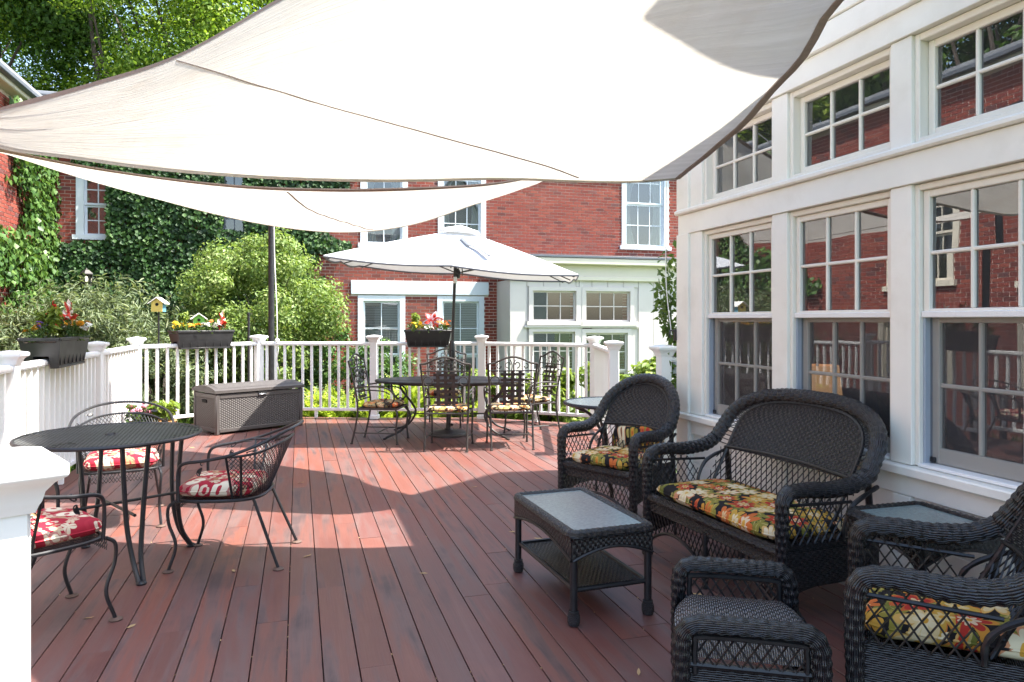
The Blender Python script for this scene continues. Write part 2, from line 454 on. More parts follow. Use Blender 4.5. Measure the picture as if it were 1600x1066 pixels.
# ---- shade cloth
def sailmat():
    m, N, L, bs = mat('shade_sail_cloth')
    uv = N.new('ShaderNodeUVMap'); sp = N.new('ShaderNodeSeparateXYZ'); L.new(uv.outputs[0], sp.inputs[0])
    rib = math_(N, L, 'ADD', math_(N, L, 'MULTIPLY', math_(N, L, 'SINE', math_(N, L, 'MULTIPLY', sp.outputs[1], 2 * PI * 260)), .5), .5)
    mp = N.new('ShaderNodeMapping'); mp.inputs['Scale'].default_value = (2.4, 30, 1); L.new(uv.outputs[0], mp.inputs[0])
    wr = tnoise(N, L, mp.outputs[0], 3.0, 5, .6, .6)
    mp2 = N.new('ShaderNodeMapping'); mp2.inputs['Scale'].default_value = (7, 2.5, 1); L.new(uv.outputs[0], mp2.inputs[0])
    st = tnoise(N, L, mp2.outputs[0], 1.7, 6, .65)
    col = ramp(N, L, wr, [(.3, (.53, .50, .44)), (.7, (.64, .61, .55))])
    col = mix(N, L, ramp(N, L, st, [(.52, (0, 0, 0)), (.75, (.7, .7, .7))]), col, (.50, .44, .36))
    L.new(col, bs.inputs['Base Color']); bs.inputs['Roughness'].default_value = .85; bs.inputs['Specular IOR Level'].default_value = .2
    tr = N.new('ShaderNodeBsdfTranslucent'); L.new(col, tr.inputs[0])
    ms = N.new('ShaderNodeMixShader'); ms.inputs[0].default_value = .35
    bp = N.new('ShaderNodeBump'); bp.inputs['Strength'].default_value = .35; bp.inputs['Distance'].default_value = .02
    L.new(math_(N, L, 'ADD', wr, math_(N, L, 'MULTIPLY', rib, .04)), bp.inputs['Height'])
    L.new(bp.outputs[0], bs.inputs['Normal']); L.new(bp.outputs[0], tr.inputs['Normal'])
    L.new(bs.outputs[0], ms.inputs[1]); L.new(tr.outputs[0], ms.inputs[2]); L.new(ms.outputs[0], N['Material Output'].inputs[0])
    return m
M['sail'] = sailmat()
M['hem'] = plain('brown_hem_webbing', (.30, .235, .20), .85, .12, 60, bmp=.3, bscale=200)
def cloth2(name, c, tc, t):
    m, N, L, bs = mat(name)
    f = tnoise(N, L, coord(N, L), 3, 4)
    L.new(ramp(N, L, f, [(.3, tuple(x * .94 for x in c)), (.7, c)]), bs.inputs['Base Color']); bs.inputs['Roughness'].default_value = .8
    tr = N.new('ShaderNodeBsdfTranslucent'); tr.inputs[0].default_value = (*tc, 1)
    ms = N.new('ShaderNodeMixShader'); ms.inputs[0].default_value = t
    L.new(bs.outputs[0], ms.inputs[1]); L.new(tr.outputs[0], ms.inputs[2]); L.new(ms.outputs[0], N['Material Output'].inputs[0])
    return m
M['umb'] = cloth2('umbrella_canvas', (.66, .68, .70), (.6, .6, .58), .12)
M['shade'] = cloth2('lamp_shade', (.7, .5, .3), (.8, .5, .25), .4)
def emit(name, c, s):
    m, N, L, bs = mat(name); bs.inputs['Base Color'].default_value = (*c, 1)
    bs.inputs['Emission Color'].default_value = (*c, 1); bs.inputs['Emission Strength'].default_value = s
    return m
M['lampshade'] = emit('lit_lamp_shade', (.80, .44, .20), .22)
M['bulb'] = emit('lantern_bulb', (1, .9, .75), .8)
# ---- printed cushion cloth: flowers and leaves from cell positions
def floral(name, sc, bgc, stops, centre, leafc, petals=6.0, leafs=1.35, cover=.47):
    m, N, L, bs = mat(name)
    co = coord(N, L, 'Object', (1, 1, .8), (.35, .25, .5))
    wv = N.new('ShaderNodeTexNoise'); wv.inputs['Scale'].default_value = 9; L.new(co, wv.inputs['Vector'])
    wp = N.new('ShaderNodeVectorMath'); wp.operation = 'MULTIPLY_ADD'; wp.inputs[1].default_value = (.022, .022, .022)
    L.new(wv.outputs['Color'], wp.inputs[0]); L.new(co, wp.inputs[2])
    def layer(scale, n, rand):
        vo = N.new('ShaderNodeTexVoronoi'); vo.voronoi_dimensions = '2D'; vo.inputs['Scale'].default_value = scale
        vo.inputs['Randomness'].default_value = rand
        L.new(wp.outputs[0], vo.inputs['Vector'])
        sb = N.new('ShaderNodeVectorMath'); sb.operation = 'SUBTRACT'; L.new(wp.outputs[0], sb.inputs[0]); L.new(vo.outputs['Position'], sb.inputs[1])
        sp = N.new('ShaderNodeSeparateXYZ'); L.new(sb.outputs[0], sp.inputs[0])
        hs = N.new('ShaderNodeSeparateColor'); L.new(vo.outputs['Color'], hs.inputs[0])
        ang = math_(N, L, 'ADD', math_(N, L, 'ARCTAN2', sp.outputs[1], sp.outputs[0]), math_(N, L, 'MULTIPLY', hs.outputs[1], 6.28))
        pet = math_(N, L, 'ABSOLUTE', math_(N, L, 'COSINE', math_(N, L, 'MULTIPLY', ang, n / 2)))
        rad = math_(N, L, 'MULTIPLY', vo.outputs['Distance'], 1.0)
        return rad, pet, hs
    rad, pet, hs = layer(sc * leafs, 3.0, 1.0)
    lf = math_(N, L, 'LESS_THAN', rad, math_(N, L, 'MULTIPLY', math_(N, L, 'ADD', math_(N, L, 'MULTIPLY', pet, .6), .3), .62))
    vein = math_(N, L, 'GREATER_THAN', pet, .985)
    lcol = mix(N, L, hs.outputs[0], leafc[0], leafc[1]); lcol = mix(N, L, math_(N, L, 'MULTIPLY', vein, .6), lcol, leafc[2])
    col = mix(N, L, lf, bgc, lcol)
    rad, pet, hs = layer(sc, petals, .75)
    edge = math_(N, L, 'MULTIPLY', math_(N, L, 'ADD', math_(N, L, 'MULTIPLY', pet, .55), .42), cover)
    big = math_(N, L, 'ADD', math_(N, L, 'MULTIPLY', hs.outputs[2], .45), .72)
    edge = math_(N, L, 'MULTIPLY', edge, big)
    fl = math_(N, L, 'LESS_THAN', rad, edge)
    fcol = ramp(N, L, hs.outputs[0], stops, 'CONSTANT')
    rim = math_(N, L, 'GREATER_THAN', rad, math_(N, L, 'MULTIPLY', edge, .78))
    fcol2 = mix(N, L, math_(N, L, 'MULTIPLY', rim, .75), fcol, ramp(N, L, hs.outputs[1], [(0, centre), (.5, stops[1][1])], 'CONSTANT'))
    inner = math_(N, L, 'LESS_THAN', rad, math_(N, L, 'MULTIPLY', edge, .42))
    fcol2 = mix(N, L, math_(N, L, 'MULTIPLY', inner, .8), fcol2, ramp(N, L, hs.outputs[1], [(0, stops[2][1]), (.55, stops[0][1])], 'CONSTANT'))
    cen = math_(N, L, 'LESS_THAN', rad, .085)
    fcol2 = mix(N, L, cen, fcol2, centre)
    col = mix(N, L, fl, col, fcol2)
    L.new(col, bs.inputs['Base Color']); bs.inputs['Roughness'].default_value = .85; bs.inputs['Specular IOR Level'].default_value = .2
    bump(N, L, bs, tnoise(N, L, coord(N, L), 260, 2), .15, .002)
    return m
M['floral'] = floral('floral_cushion_print', 8.2, (.012, .011, .012),
    [(0, (.56, .45, .24)), (.16, (.46, .12, .03)), (.34, (.60, .53, .36)), (.58, (.34, .028, .02)), (.76, (.42, .26, .045))], (.50, .27, .04),
    ((.26, .22, .04), (.12, .13, .025), (.46, .38, .16)), 7.0, 1.45, .62)
M['floral2'] = floral('faded_floral_cushion_print', 10.5, (.03, .022, .02),
    [(0, (.66, .55, .36)), (.3, (.60, .12, .03)), (.5, (.62, .50, .34)), (.7, (.45, .05, .03)), (.88, (.55, .42, .16))], (.6, .4, .1),
    ((.40, .34, .20), (.18, .16, .07), (.5, .45, .3)))
M['redprint'] = floral('red_leaf_cushion_print', 7.5, (.30, .016, .032),
    [(0, (.60, .52, .38)), (.35, (.30, .016, .032)), (.5, (.62, .55, .42)), (.75, (.28, .15, .07)), (.86, (.30, .016, .032))], (.33, .022, .038),
    ((.30, .17, .08), (.60, .52, .39), (.35, .03, .04)), 2.0, 2.1, .50)
def weavebox():
    m, N, L, bs = mat('resin_wicker_panel')
    co = coord(N, L, 'UV'); sp = N.new('ShaderNodeSeparateXYZ'); L.new(co, sp.inputs[0])
    col_ = math_(N, L, 'FLOOR', math_(N, L, 'DIVIDE', sp.outputs[0], .026))
    v = math_(N, L, 'ADD', math_(N, L, 'DIVIDE', sp.outputs[1], .03), math_(N, L, 'MULTIPLY', col_, .5))
    fu = math_(N, L, 'FRACT', math_(N, L, 'DIVIDE', sp.outputs[0], .026)); fv = math_(N, L, 'FRACT', v)
    a = math_(N, L, 'SUBTRACT', 1, math_(N, L, 'POWER', math_(N, L, 'ABSOLUTE', math_(N, L, 'SUBTRACT', math_(N, L, 'MULTIPLY', fu, 2), 1)), 3))
    b_ = math_(N, L, 'SUBTRACT', 1, math_(N, L, 'POWER', math_(N, L, 'ABSOLUTE', math_(N, L, 'SUBTRACT', math_(N, L, 'MULTIPLY', fv, 2), 1)), 3))
    h = math_(N, L, 'MULTIPLY', a, b_)
    L.new(ramp(N, L, h, [(.1, (.026, .022, .021)), (.6, (.086, .076, .072))]), bs.inputs['Base Color'])
    bs.inputs['Roughness'].default_value = .5
    bump(N, L, bs, h, .8, .006)
    return m
M['boxweave'] = weavebox()
M['boxframe'] = plain('brown_resin', (.074, .065, .062), .45, .08, 5)
# ---- lawn and ground
def groundmat():
    m, N, L, bs = mat('lawn_ground'); co = coord(N, L)
    a = tnoise(N, L, co, .6, 5); b_ = tnoise(N, L, co, 40, 4)
    c = ramp(N, L, a, [(.35, (.045, .09, .02)), (.65, (.08, .14, .03))])
    c = mix(N, L, ramp(N, L, b_, [(.4, (0, 0, 0)), (.7, (.7, .7, .7))]), c, (.03, .05, .012))
    L.new(c, bs.inputs['Base Color']); bs.inputs['Roughness'].default_value = .9; bump(N, L, bs, b_, .6, .03)
    return m
M['ground'] = groundmat()
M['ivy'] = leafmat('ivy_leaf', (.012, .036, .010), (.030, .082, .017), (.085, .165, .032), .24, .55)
M['ivy_lit'] = leafmat('sunlit_ivy_leaf', (.035, .085, .02), (.07, .145, .03), (.13, .21, .05), .3, .45)  # lit copy of the ivy leaf, sunlight put into its brighter colour
M['tree'] = leafmat('maple_leaf', (.065, .14, .014), (.20, .31, .03), (.40, .48, .06), .52)
M['tree2'] = leafmat('dark_tree_leaf', (.03, .075, .012), (.075, .155, .022), (.15, .24, .04), .45)
M['bush'] = leafmat('variegated_shrub_leaf', (.08, .15, .03), (.21, .30, .075), (.41, .46, .20), .42)
M['willow'] = leafmat('grey_green_leaf', (.07, .11, .05), (.17, .22, .11), (.33, .36, .22), .38)
M['fern'] = leafmat('fern_frond', (.12, .20, .02), (.26, .36, .035), (.42, .50, .07), .45)
M['shrub'] = leafmat('lime_shrub_leaf', (.08, .14, .02), (.19, .27, .04), (.36, .42, .08), .4)
M['potleaf'] = leafmat('bedding_plant_leaf', (.03, .07, .015), (.07, .13, .025), (.13, .2, .04), .35)
M['grass'] = leafmat('grass_blade', (.05, .1, .015), (.11, .19, .03), (.2, .3, .06), .4)
def petal(name, c): return plain(name, c, .6, .25, 60)
M['marigold'] = petal('marigold_petal', (.78, .36, .012)); M['yellow'] = petal('yellow_petal', (.8, .55, .02))
M['whitep'] = petal('white_petal', (.75, .74, .68)); M['redp'] = petal('red_petal', (.62, .03, .02)); M['purple'] = petal('violet_petal', (.10, .03, .22))
M['pink'] = petal('pink_hydrangea_petal', (.62, .25, .33)); M['orange'] = petal('orange_petal', (.75, .2, .04))
M['terracotta'] = plain('wicker_pot', (.30, .15, .055), .8, .3, 30, bmp=.6, bscale=60)
M['yellowpaint'] = plain('yellow_paint', (.72, .58, .14), .6, .1); M['greenpaint'] = plain('green_paint', (.13, .42, .06), .6, .1)
M['bluepaint'] = plain('blue_paint', (.12, .3, .38), .6, .1); M['bluep'] = petal('blue_foil', (.12, .14, .5)); M['dark'] = plain('dark_hole', (.006, .006, .006), .9, .1)
M['deadleaf'] = plain('dry_leaf', (.40, .27, .13), .8, .25, 50)
M['metal'] = plain('aluminium', (.55, .56, .58), .3, .05, metal=1)
# ================================================================== SETTING
g = MB(); g.grid(lambda a, b: (a, b, -.62 + .03 * math.sin(a * .7) * math.sin(b * .9)), 60, 60, -150, 150, -60, 240)
g.build('ground', M['ground'], None, kind='structure')

# ---- deck: boards one by one on a dark frame
POSTS = {  # rail posts in world xy
    'l0': PQ(3.6, -2.0), 'l1': PQ(6.0, -2.0), 'l2': PQ(8.35, -2.0), 'l3': Vector((-4.87, 9.30, 0)),
    'b1': Vector((-3.75, 10.62, 0)), 'b2': Vector((-2.02, 10.5, 0)), 'b3': Vector((-.445, 10.5, 0)), 'b4': Vector((1.13, 9.80, 0)),
    'r1': Vector((1.10, 7.75, 0)), 'r2': Vector((1.36, 6.42, 0))}
def toPQ(v): return (-SN * v.x + CS * v.y, CS * v.x + SN * v.y)
deck = MB()
def ofs(k, dp=0, dq=0):
    p, q = toPQ(POSTS[k]); return (p + dp, q + dq)
outline = [(-2.2, -2.08), ofs('l3', .06, -.08), ofs('b1', .14, -.05), ofs('b2', .14, 0), ofs('b3', .14, .03), ofs('b4', .12, .1), ofs('r1', 0, .12), (5.9, 3.55), (5.0, 3.55), (5.0, 2.93), (-2.2, 2.93)]
poly = [(q, p) for p, q in outline]
deck.prism(poly[::-1], -.30, -.045)
dk = deck.build('deck', plain('joist_wood', (.03, .02, .017), .9, .3), None, smooth=False, kind='structure')
dk.rotation_euler = (0, 0, TH)
def span(q):
    """board run(s) at this q from crossing the outline"""
    xs = []
    n = len(poly)
    for i in range(n):
        (q0, p0), (q1, p1) = poly[i], poly[(i + 1) % n]
        if (q0 <= q) != (q1 <= q): xs.append(p0 + (p1 - p0) * (q - q0) / (q1 - q0))
    xs.sort(); return xs
BW = .1402; PITCH = .1453
rb = random.Random(5)
q = -2.08 + .002; row = 0
while q < 4.4:
    lo, hi = q, q + BW
    a = span(lo + .004); b = span(hi - .004)
    if len(a) >= 2 and len(b) >= 2:
        s0 = max(a[0], b[0]); eA, eB = a[-1], b[-1]
        cuts = []
        pc = s0 + rb.uniform(.5, 3.4)
        while pc < min(eA, eB) - .7:
            cuts.append(pc); pc += rb.uniform(2.2, 3.9)
        st = s0
        for k in range(len(cuts) + 1):
            last = k == len(cuts)
            eL, eR = (eA, eB) if last else (cuts[k] - .0012, cuts[k] - .0012)
            c = .0016; zt = rb.uniform(-.0012, .0008); zb = -.044
            x0, x1 = lo, hi; sl = rb.uniform(-.0004, .0004)
            vs_ = [(x0, st, zb), (x1, st, zb), (x1, st, zt - c), (x1 - c, st, zt + sl), (x0 + c, st, zt), (x0, st, zt - c),
                   (x0, eL, zb), (x1, eR, zb), (x1, eR, zt - c), (x1 - c, eR, zt + sl), (x0 + c, eL, zt), (x0, eL, zt - c)]
            fs = [(0, 1, 2, 3, 4, 5)[::-1], (6, 7, 8, 9, 10, 11)] + [(i, (i + 1) % 6, 6 + (i + 1) % 6, 6 + i) for i in range(6)]
            m_ = MB(); m_.add(vs_, [f[::-1] for f in fs]); m_.build('plank', M['deck'], dk, smooth=False)
            st = cuts[k] + .0012 if not last else 0
    q += PITCH; row += 1
# ---- white railing
def post_mesh(h=1.2):
    m = MB(); w = .106
    m.box((0, 0, h / 2 - .02), (w, w, h - .04), .006)
    m.box((0, 0, .03), (w + .03, w + .03, .06), .008)
    return m
def cap_mesh(h=1.2):
    m = MB()
    prof = [(.058, 0), (.062, .012), (.066, .02), (.07, .036), (.082, .052), (.097, .062), (.099, .066), (.099, .082), (.094, .088), (.05, .098), (.0, .106)]
    m.lathe([(r * 1.414, z) for r, z in prof], 4)
    Mx = Matrix.Rotation(PI / 4, 3, 'Z'); m.v = [tuple(Mx @ Vector(v)) for v in m.v]
    m.v = [(x, y, z + h - .075) for x, y, z in m.v]
    return m
PM = post_mesh().mesh('post', M['white'], True, 30); CM = cap_mesh().mesh('post_cap', M['white'], True, 30)
bl = MB(); bl.box((0, 0, 0), (.034, .034, .96), .004); BM = bl.mesh('baluster', M['white'], True, 30)
def railing(label, pts, skip_posts=(), sub=True, name='deck_railing'):
    t = thing(name, label, 'railing', pts[0])
    o = Vector(pts[0])
    dirs = [(b - a).normalized() for a, b in zip(pts, pts[1:])]
    for i, p in enumerate(pts):
        if i in skip_posts: continue
        d = dirs[min(i, len(dirs) - 1)] if i < len(dirs) else dirs[-1]
        a = math.atan2(d.y, d.x)
        po = link('post', PM, t); po.location = p - o; po.rotation_euler = (0, 0, a)
        ca = link('post_cap', CM, po)
    for a, b in zip(pts, pts[1:]):
        d = b - a; Ln = d.length; ang = math.atan2(d.y, d.x)
        Mr = Matrix.Rotation(ang, 3, 'Z')
        x0, x1 = .055, Ln - .055
        m = MB()
        prof = [(-.034, 1.075), (.034, 1.075), (.034, 1.083), (.042, 1.088), (.045, 1.105), (.038, 1.12), (.02, 1.128), (-.02, 1.128), (-.038, 1.12), (-.045, 1.105), (-.042, 1.088), (-.034, 1.083)]
        n = len(prof)
        vs_ = [(x0, y, z) for y, z in prof] + [(x1, y, z) for y, z in prof]
        m.add(vs_, [tuple(range(n))[::-1], tuple(range(n, 2 * n))] + [(i, (i + 1) % n, n + (i + 1) % n, n + i) for i in range(n)])
        top = m.build('top_rail', M['white'], t); top.location = a - o; top.rotation_euler = (0, 0, ang)
        m = MB(); m.b2((x0, -.022, .115), (x1, .022, .158), .006)
        br = m.build('bottom_rail', M['white'], t); br.location = a - o; br.rotation_euler = (0, 0, ang)
        if sub:
            m = MB(); m.b2((Ln / 2 - .02, -.02, .004), (Ln / 2 + .02, .02, .115), .003)
            fb = m.build('rail_foot', M['white'], br)
        k = int(round((x1 - x0) / .138)); st = (x1 - x0) / k
        for i in range(k):
            bo = link('baluster', BM, t); bo.location = a - o + Mr @ Vector((x0 + st * (i + .5), 0, .615)); bo.rotation_euler = (0, 0, ang)
    return t
P_ = POSTS
railing('long white baluster railing on the left side behind the round mesh table', [P_['l0'], P_['l1'], P_['l2'], P_['l3']])
railing('white baluster railing behind the brown storage box, under the black flower box', [P_['l3'], P_['b1']], skip_posts=(0,))
railing('white baluster railing at the back, behind the left end of the oval table', [P_['b1'], P_['b2']], skip_posts=(0,))
railing('white baluster railing at the back, left and right of the umbrella pole', [P_['b2'], P_['b3']], skip_posts=(0,))
railing('white baluster railing at the back right, in front of the pale annex windows', [P_['b3'], P_['b4']], skip_posts=(0,))
railing('short white railing seen end on beyond the small round glass table', [P_['b4'], P_['r1']], skip_posts=(0,))
railing('white railing running off behind the sunroom corner post', [P_['r2'], P_['r2'] + Vector((1.7, .5, 0))])
# foreground post with the rail that leads off towards the left
fp = Vector((-.885, 1.21, 0))
railing('large white railing post with a flat cap, close by at the lower left edge', [fp, fp + Vector((-.75, -.72, 0))], sub=False)

# ================================================================== SUNROOM HOUSE on the right (house frame: x=q, y=p)
WQ = 2.903
house = hthing('sunroom', 'cream painted sunroom with rows of paned windows along the right side', 'building')
PEND = 5.065
wins = [(3.92, 4.75), (2.96, 3.77), (2.02, 2.83), (1.08, 1.88), (.14, .94)]
YN = -3.0
def hb(name, boxes, m_=None, ch=.003, parent=house):
    b = MB()
    for lo, hi in boxes: b.b2(lo, hi, ch)
    return b.build(name, m_ or M['trim'], parent, True, angle=30)
hb('base_wall', [((WQ + .03, YN, -.55), (WQ + .16, PEND - .02, .70))])
hb('base_board', [((WQ + .004, YN, -.30), (WQ + .05, PEND - .004, .13))])
hb('sill_apron', [((WQ + .002, YN, .575), (WQ + .05, PEND - .004, .675))])
st_y = [(PEND - .16, PEND - .006)] + [(a - .055, a + .055) for a in (3.845, 2.895, 1.95, 1.01, .04)]
for a, b in st_y: hb('stile', [((WQ, a, .132), (WQ + .05, b, .573))])
for (ya, yb) in ((3.9, PEND - .162), (2.952, 3.788), (2.007, 2.838), (1.067, 1.893)):
    for i in range(2):
        hb('panel_board', [((WQ + .018 + i * .004, ya + .002, .135 + i * .22), (WQ + .04, yb - .002, .352 + i * .22))], ch=.002)
hb('sill', [((WQ - .045, YN, .678), (WQ + .12, PEND + .012, .728))], ch=.008)
edges = [(4.75, PEND)] + [(wins[i + 1][1], wins[i][0]) for i in range(4)] + [(YN, .14)]
for a, b in edges:
    hb('pilaster', [((WQ, a, .731), (WQ + .15, b - (.006 if b == PEND else 0), 2.118))])
    hb('upper_pilaster', [((WQ, a, 2.318), (WQ + .15, b - (.006 if b == PEND else 0), 2.857))])
for za_, zb_ in ((-.3, .676), (.73, 2.12), (2.312, 2.86)): hb('corner_board', [((WQ - .022, PEND - .15, za_), (WQ + .1, PEND + .022, zb_))])
hb('middle_beam', [((WQ - .012, YN, 2.12), (WQ + .15, PEND + .015, 2.272))])
hb('beam_ledge', [((WQ - .04, YN, 2.274), (WQ + .15, PEND + .035, 2.312))], ch=.01)
hb('frieze_board', [((WQ - .015, YN, 2.86), (WQ + .15, PEND + .02, 2.995))])
hb('upper_frieze', [((WQ - .045, YN, 2.998), (WQ + .15, PEND + .03, 3.135))], ch=.006)
hb('top_frieze', [((WQ - .055, YN, 3.138), (WQ + .15, PEND + .035, 3.255))], ch=.006)
cm_ = MB()
cp = [(x_, z_ + .12) for x_, z_ in [(WQ - .06, 3.138), (WQ - .07, 3.15), (WQ - .07, 3.165), (WQ - .085, 3.18), (WQ - .11, 3.215), (WQ - .125, 3.24), (WQ - .125, 3.262), (WQ + .1, 3.262), (WQ + .1, 3.138)]]
n_ = len(cp); cm_.add([(x, YN, z) for x, z in cp] + [(x, PEND + .06, z) for x, z in cp], [tuple(range(n_)), tuple(range(n_, 2 * n_))[::-1]] + [(i, n_ + i, n_ + (i + 1) % n_, (i + 1) % n_) for i in range(n_)])
cm_.build('crown_moulding', M['trim'], house)
hb('gutter', [((WQ - .15, YN, 3.385), (WQ - .02, PEND + .08, 3.46))], M['white'], .012)
# roof and gable, then an unseen block added to shade the sail
rf = MB(); RM = 1.15; QR = 3.6
z0 = 3.44; qe = WQ - .11
rf.add([(qe, YN, z0), (qe, PEND + .06, z0), (qe + QR, PEND + .06, z0 + RM * QR), (qe + QR, YN, z0 + RM * QR),
        (qe, YN, z0 + .06), (qe, PEND + .06, z0 + .06), (qe + QR, PEND + .06, z0 + RM * QR + .1), (qe + QR, YN, z0 + RM * QR + .1),
        (qe + 2 * QR, YN, z0), (qe + 2 * QR, PEND + .06, z0), (qe + 2 * QR, YN, z0 + .06), (qe + 2 * QR, PEND + .06, z0 + .06)],
       [(0, 1, 2, 3), (4, 7, 6, 5), (0, 4, 5, 1), (1, 5, 6, 2), (0, 3, 7, 4), (3, 2, 9, 8), (7, 10, 11, 6), (2, 6, 11, 9), (8, 9, 11, 10), (3, 8, 10, 7)])
rf.build('roof', M['slate'], house, smooth=False)
ge = MB(); ge.add([(WQ + .05, PEND - .02, -.6), (qe + 2 * QR - .1, PEND - .02, -.6), (qe + 2 * QR - .1, PEND - .02, z0), (qe + QR, PEND - .02, z0 + RM * QR - .02), (WQ + .05, PEND - .02, z0 + .1)], [(0, 1, 2, 3, 4)])
ge.build('gable_wall', M['trim'], house, smooth=False)
hb('sail_shade_block', [((3.1, -3.0, 3.4), (9.5, 2.4, 5.2))], ch=.02)  # added out of view: shades the big sail and closes a lit deck gap
hb('shade_block_cap', [((2.98, -3.1, 5.2), (9.6, 2.45, 5.35))], ch=.02)
# windows
def sash(parent, name, x, ya, yb, za, zb, cols, rows, fw, m_, mw=.02, deep=.035, fb=None, screen=False):
    """sash frame with muntins and one pane for each light"""
    fb = fb or fw
    f = MB()
    f.b2((x, ya, za), (x + deep, ya + fw, zb), .004); f.b2((x, yb - fw, za), (x + deep, yb, zb), .004)
    f.b2((x + .0015, ya + fw - .001, za), (x + deep - .0015, yb - fw + .001, za + fb), .004); f.b2((x + .0015, ya + fw - .001, zb - fw), (x + deep - .0015, yb - fw + .001, zb), .004)
    fo = f.build(name, m_, parent, True, angle=30)
    ia, ib, ja, jb = ya + fw, yb - fw, za + fb, zb - fw
    for i in range(1, cols):
        y = ia + (ib - ia) * i / cols; mm = MB(); mm.b2((x + .004, y - mw / 2, ja), (x + deep - .006, y + mw / 2, jb), .005); mm.build('muntin', m_, parent, True, angle=30)
    for j in range(1, rows):
        z = ja + (jb - ja) * j / rows; mm = MB(); mm.b2((x + .0055, ia, z - mw / 2), (x + deep - .0075, ib, z + mw / 2), .005); mm.build('muntin', m_, parent, True, angle=30)
    for i in range(cols):
        for j in range(rows):
            p0 = ia + (ib - ia) * i / cols; p1 = ia + (ib - ia) * (i + 1) / cols; q0 = ja + (jb - ja) * j / rows; q1 = ja + (jb - ja) * (j + 1) / rows
            tl = random.uniform(-.0015, .0015); tz = random.uniform(-.0015, .0015)
            xm = x + deep * .6
            gm = MB(); gm.add([(xm + tl, p0, q0), (xm - tl, p1, q0), (xm - tl + tz, p1, q1), (xm + tl + tz, p0, q1)], [(0, 3, 2, 1)]); gm.build('pane', M['glass'], parent, smooth=False)
for k, (a, b) in enumerate(wins):
    w = MB(); x = WQ + .02          # casing round the opening
    w.b2((x, a, .732), (x + .11, a + .028, 2.117), .004); w.b2((x, b - .028, .732), (x + .11, b, 2.117), .004); w.b2((x + .002, a + .027, 2.085), (x + .108, b - .027, 2.117), .004)
    wo = w.build('window', M['sash'], house, True, angle=30)
    jm = MB(); jm.b2((x + .022, a + .0285, .732), (x + .1, a + .042, 1.47), .002); jm.build('jamb_liner', M['jamb'], wo, angle=30)
    jm = MB(); jm.b2((x + .022, b - .042, .732), (x + .1, b - .0285, 1.47), .002); jm.build('jamb_liner', M['jamb'], wo, angle=30)
    s_ = MB(); s_.b2((x - .012, a + .028, .731), (x + .1, b - .028, .748), .003); s_.build('window_sill', M['white'], wo, angle=30)
    sash(wo, 'upper_sash', x + .022, a + .03, b - .03, 1.475, 2.084, 3, 2, .036, M['sash'], .019, .034, .03)
    mr = MB(); mr.b2((x + .010, a + .029, 1.462), (x + .058, b - .029, 1.492), .003); mr.build('meeting_rail', M['white'], wo, angle=30)
    sash(wo, 'lower_sash', x + .062, a + .043, b - .043, .75, 1.478, 3, 2, .042, M['sash'], .02, .034, .075)
    sc_ = MB(); sc_.add([(x + .052, a + .043, .749), (x + .052, b - .043, .749), (x + .052, b - .043, 1.462), (x + .052, a + .043, 1.462)], [(0, 3, 2, 1)]); sc_.build('insect_screen', M['screen'], wo, smooth=False)
    lt = MB(); lt.b2((x + .046, b - .075, .755), (x + .056, b - .045, .78), .002); lt.build('screen_latch', M['black'], wo)
    # transom above
    w = MB(); z0_, z1_ = 2.316, 2.857
    w.b2((x, a, z0_), (x + .11, a + .03, z1_), .004); w.b2((x, b - .03, z0_), (x + .11, b, z1_), .004); w.b2((x + .002, a + .029, z1_ - .035), (x + .108, b - .029, z1_), .004); w.b2((x + .002, a + .029, z0_), (x + .108, b - .029, z0_ + .03), .004)
    to = w.build('transom_window', M['sash'], house, True, angle=30)
    sash(to, 'transom_sash', x + .05, a + .032, b - .032, z0_ + .032, z1_ - .037, 3, 2, .038, M['sash'], .019, .034)
# dark room behind the glass, with a lit table lamp
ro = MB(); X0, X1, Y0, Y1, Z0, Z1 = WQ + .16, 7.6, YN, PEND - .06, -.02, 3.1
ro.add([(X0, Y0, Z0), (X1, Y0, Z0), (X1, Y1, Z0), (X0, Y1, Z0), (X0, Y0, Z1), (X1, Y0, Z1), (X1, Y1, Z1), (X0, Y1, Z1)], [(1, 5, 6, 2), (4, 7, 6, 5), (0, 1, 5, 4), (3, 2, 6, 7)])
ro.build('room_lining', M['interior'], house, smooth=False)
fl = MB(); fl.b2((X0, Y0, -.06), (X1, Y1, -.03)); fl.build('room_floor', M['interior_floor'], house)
lamp = thing('table_lamp', 'lit table lamp with amber drum shade inside, behind the middle window', 'lamp', PQ(4.52, 3.75, 0))
lm = MB(); lm.lathe([(.13, .70), (.165, 1.13)][::1] and [(.185, .78), (.15, 1.11)], 24, cap=False); lm.build('lamp_shade', M['lampshade'], lamp)
lm = MB(); lm.lathe([(.07, .52), (.08, .53), (.03, .56), (.05, .63), (.02, .7), (.012, .8), (.01, 1.12), (.018, 1.13), (.0, 1.17)], 14); lm.build('lamp_base', M['iron'], lamp)
tb = thing('console_table', 'dark console table inside the sunroom under the lamp', 'table', PQ(4.52, 3.75, 0), TH)
tm = MB(); tm.b2((-.25, -.4, .48), (.25, .4, .52), .005); tm.build('table_top', M['interior_floor'], tb)
for sx in (-.2, .2):
    for sy in (-.35, .35):
        tm = MB(); tm.b2((sx - .02, sy - .02, -.03), (sx + .02, sy + .02, .48)); tm.build('leg', M['interior_floor'], tb)
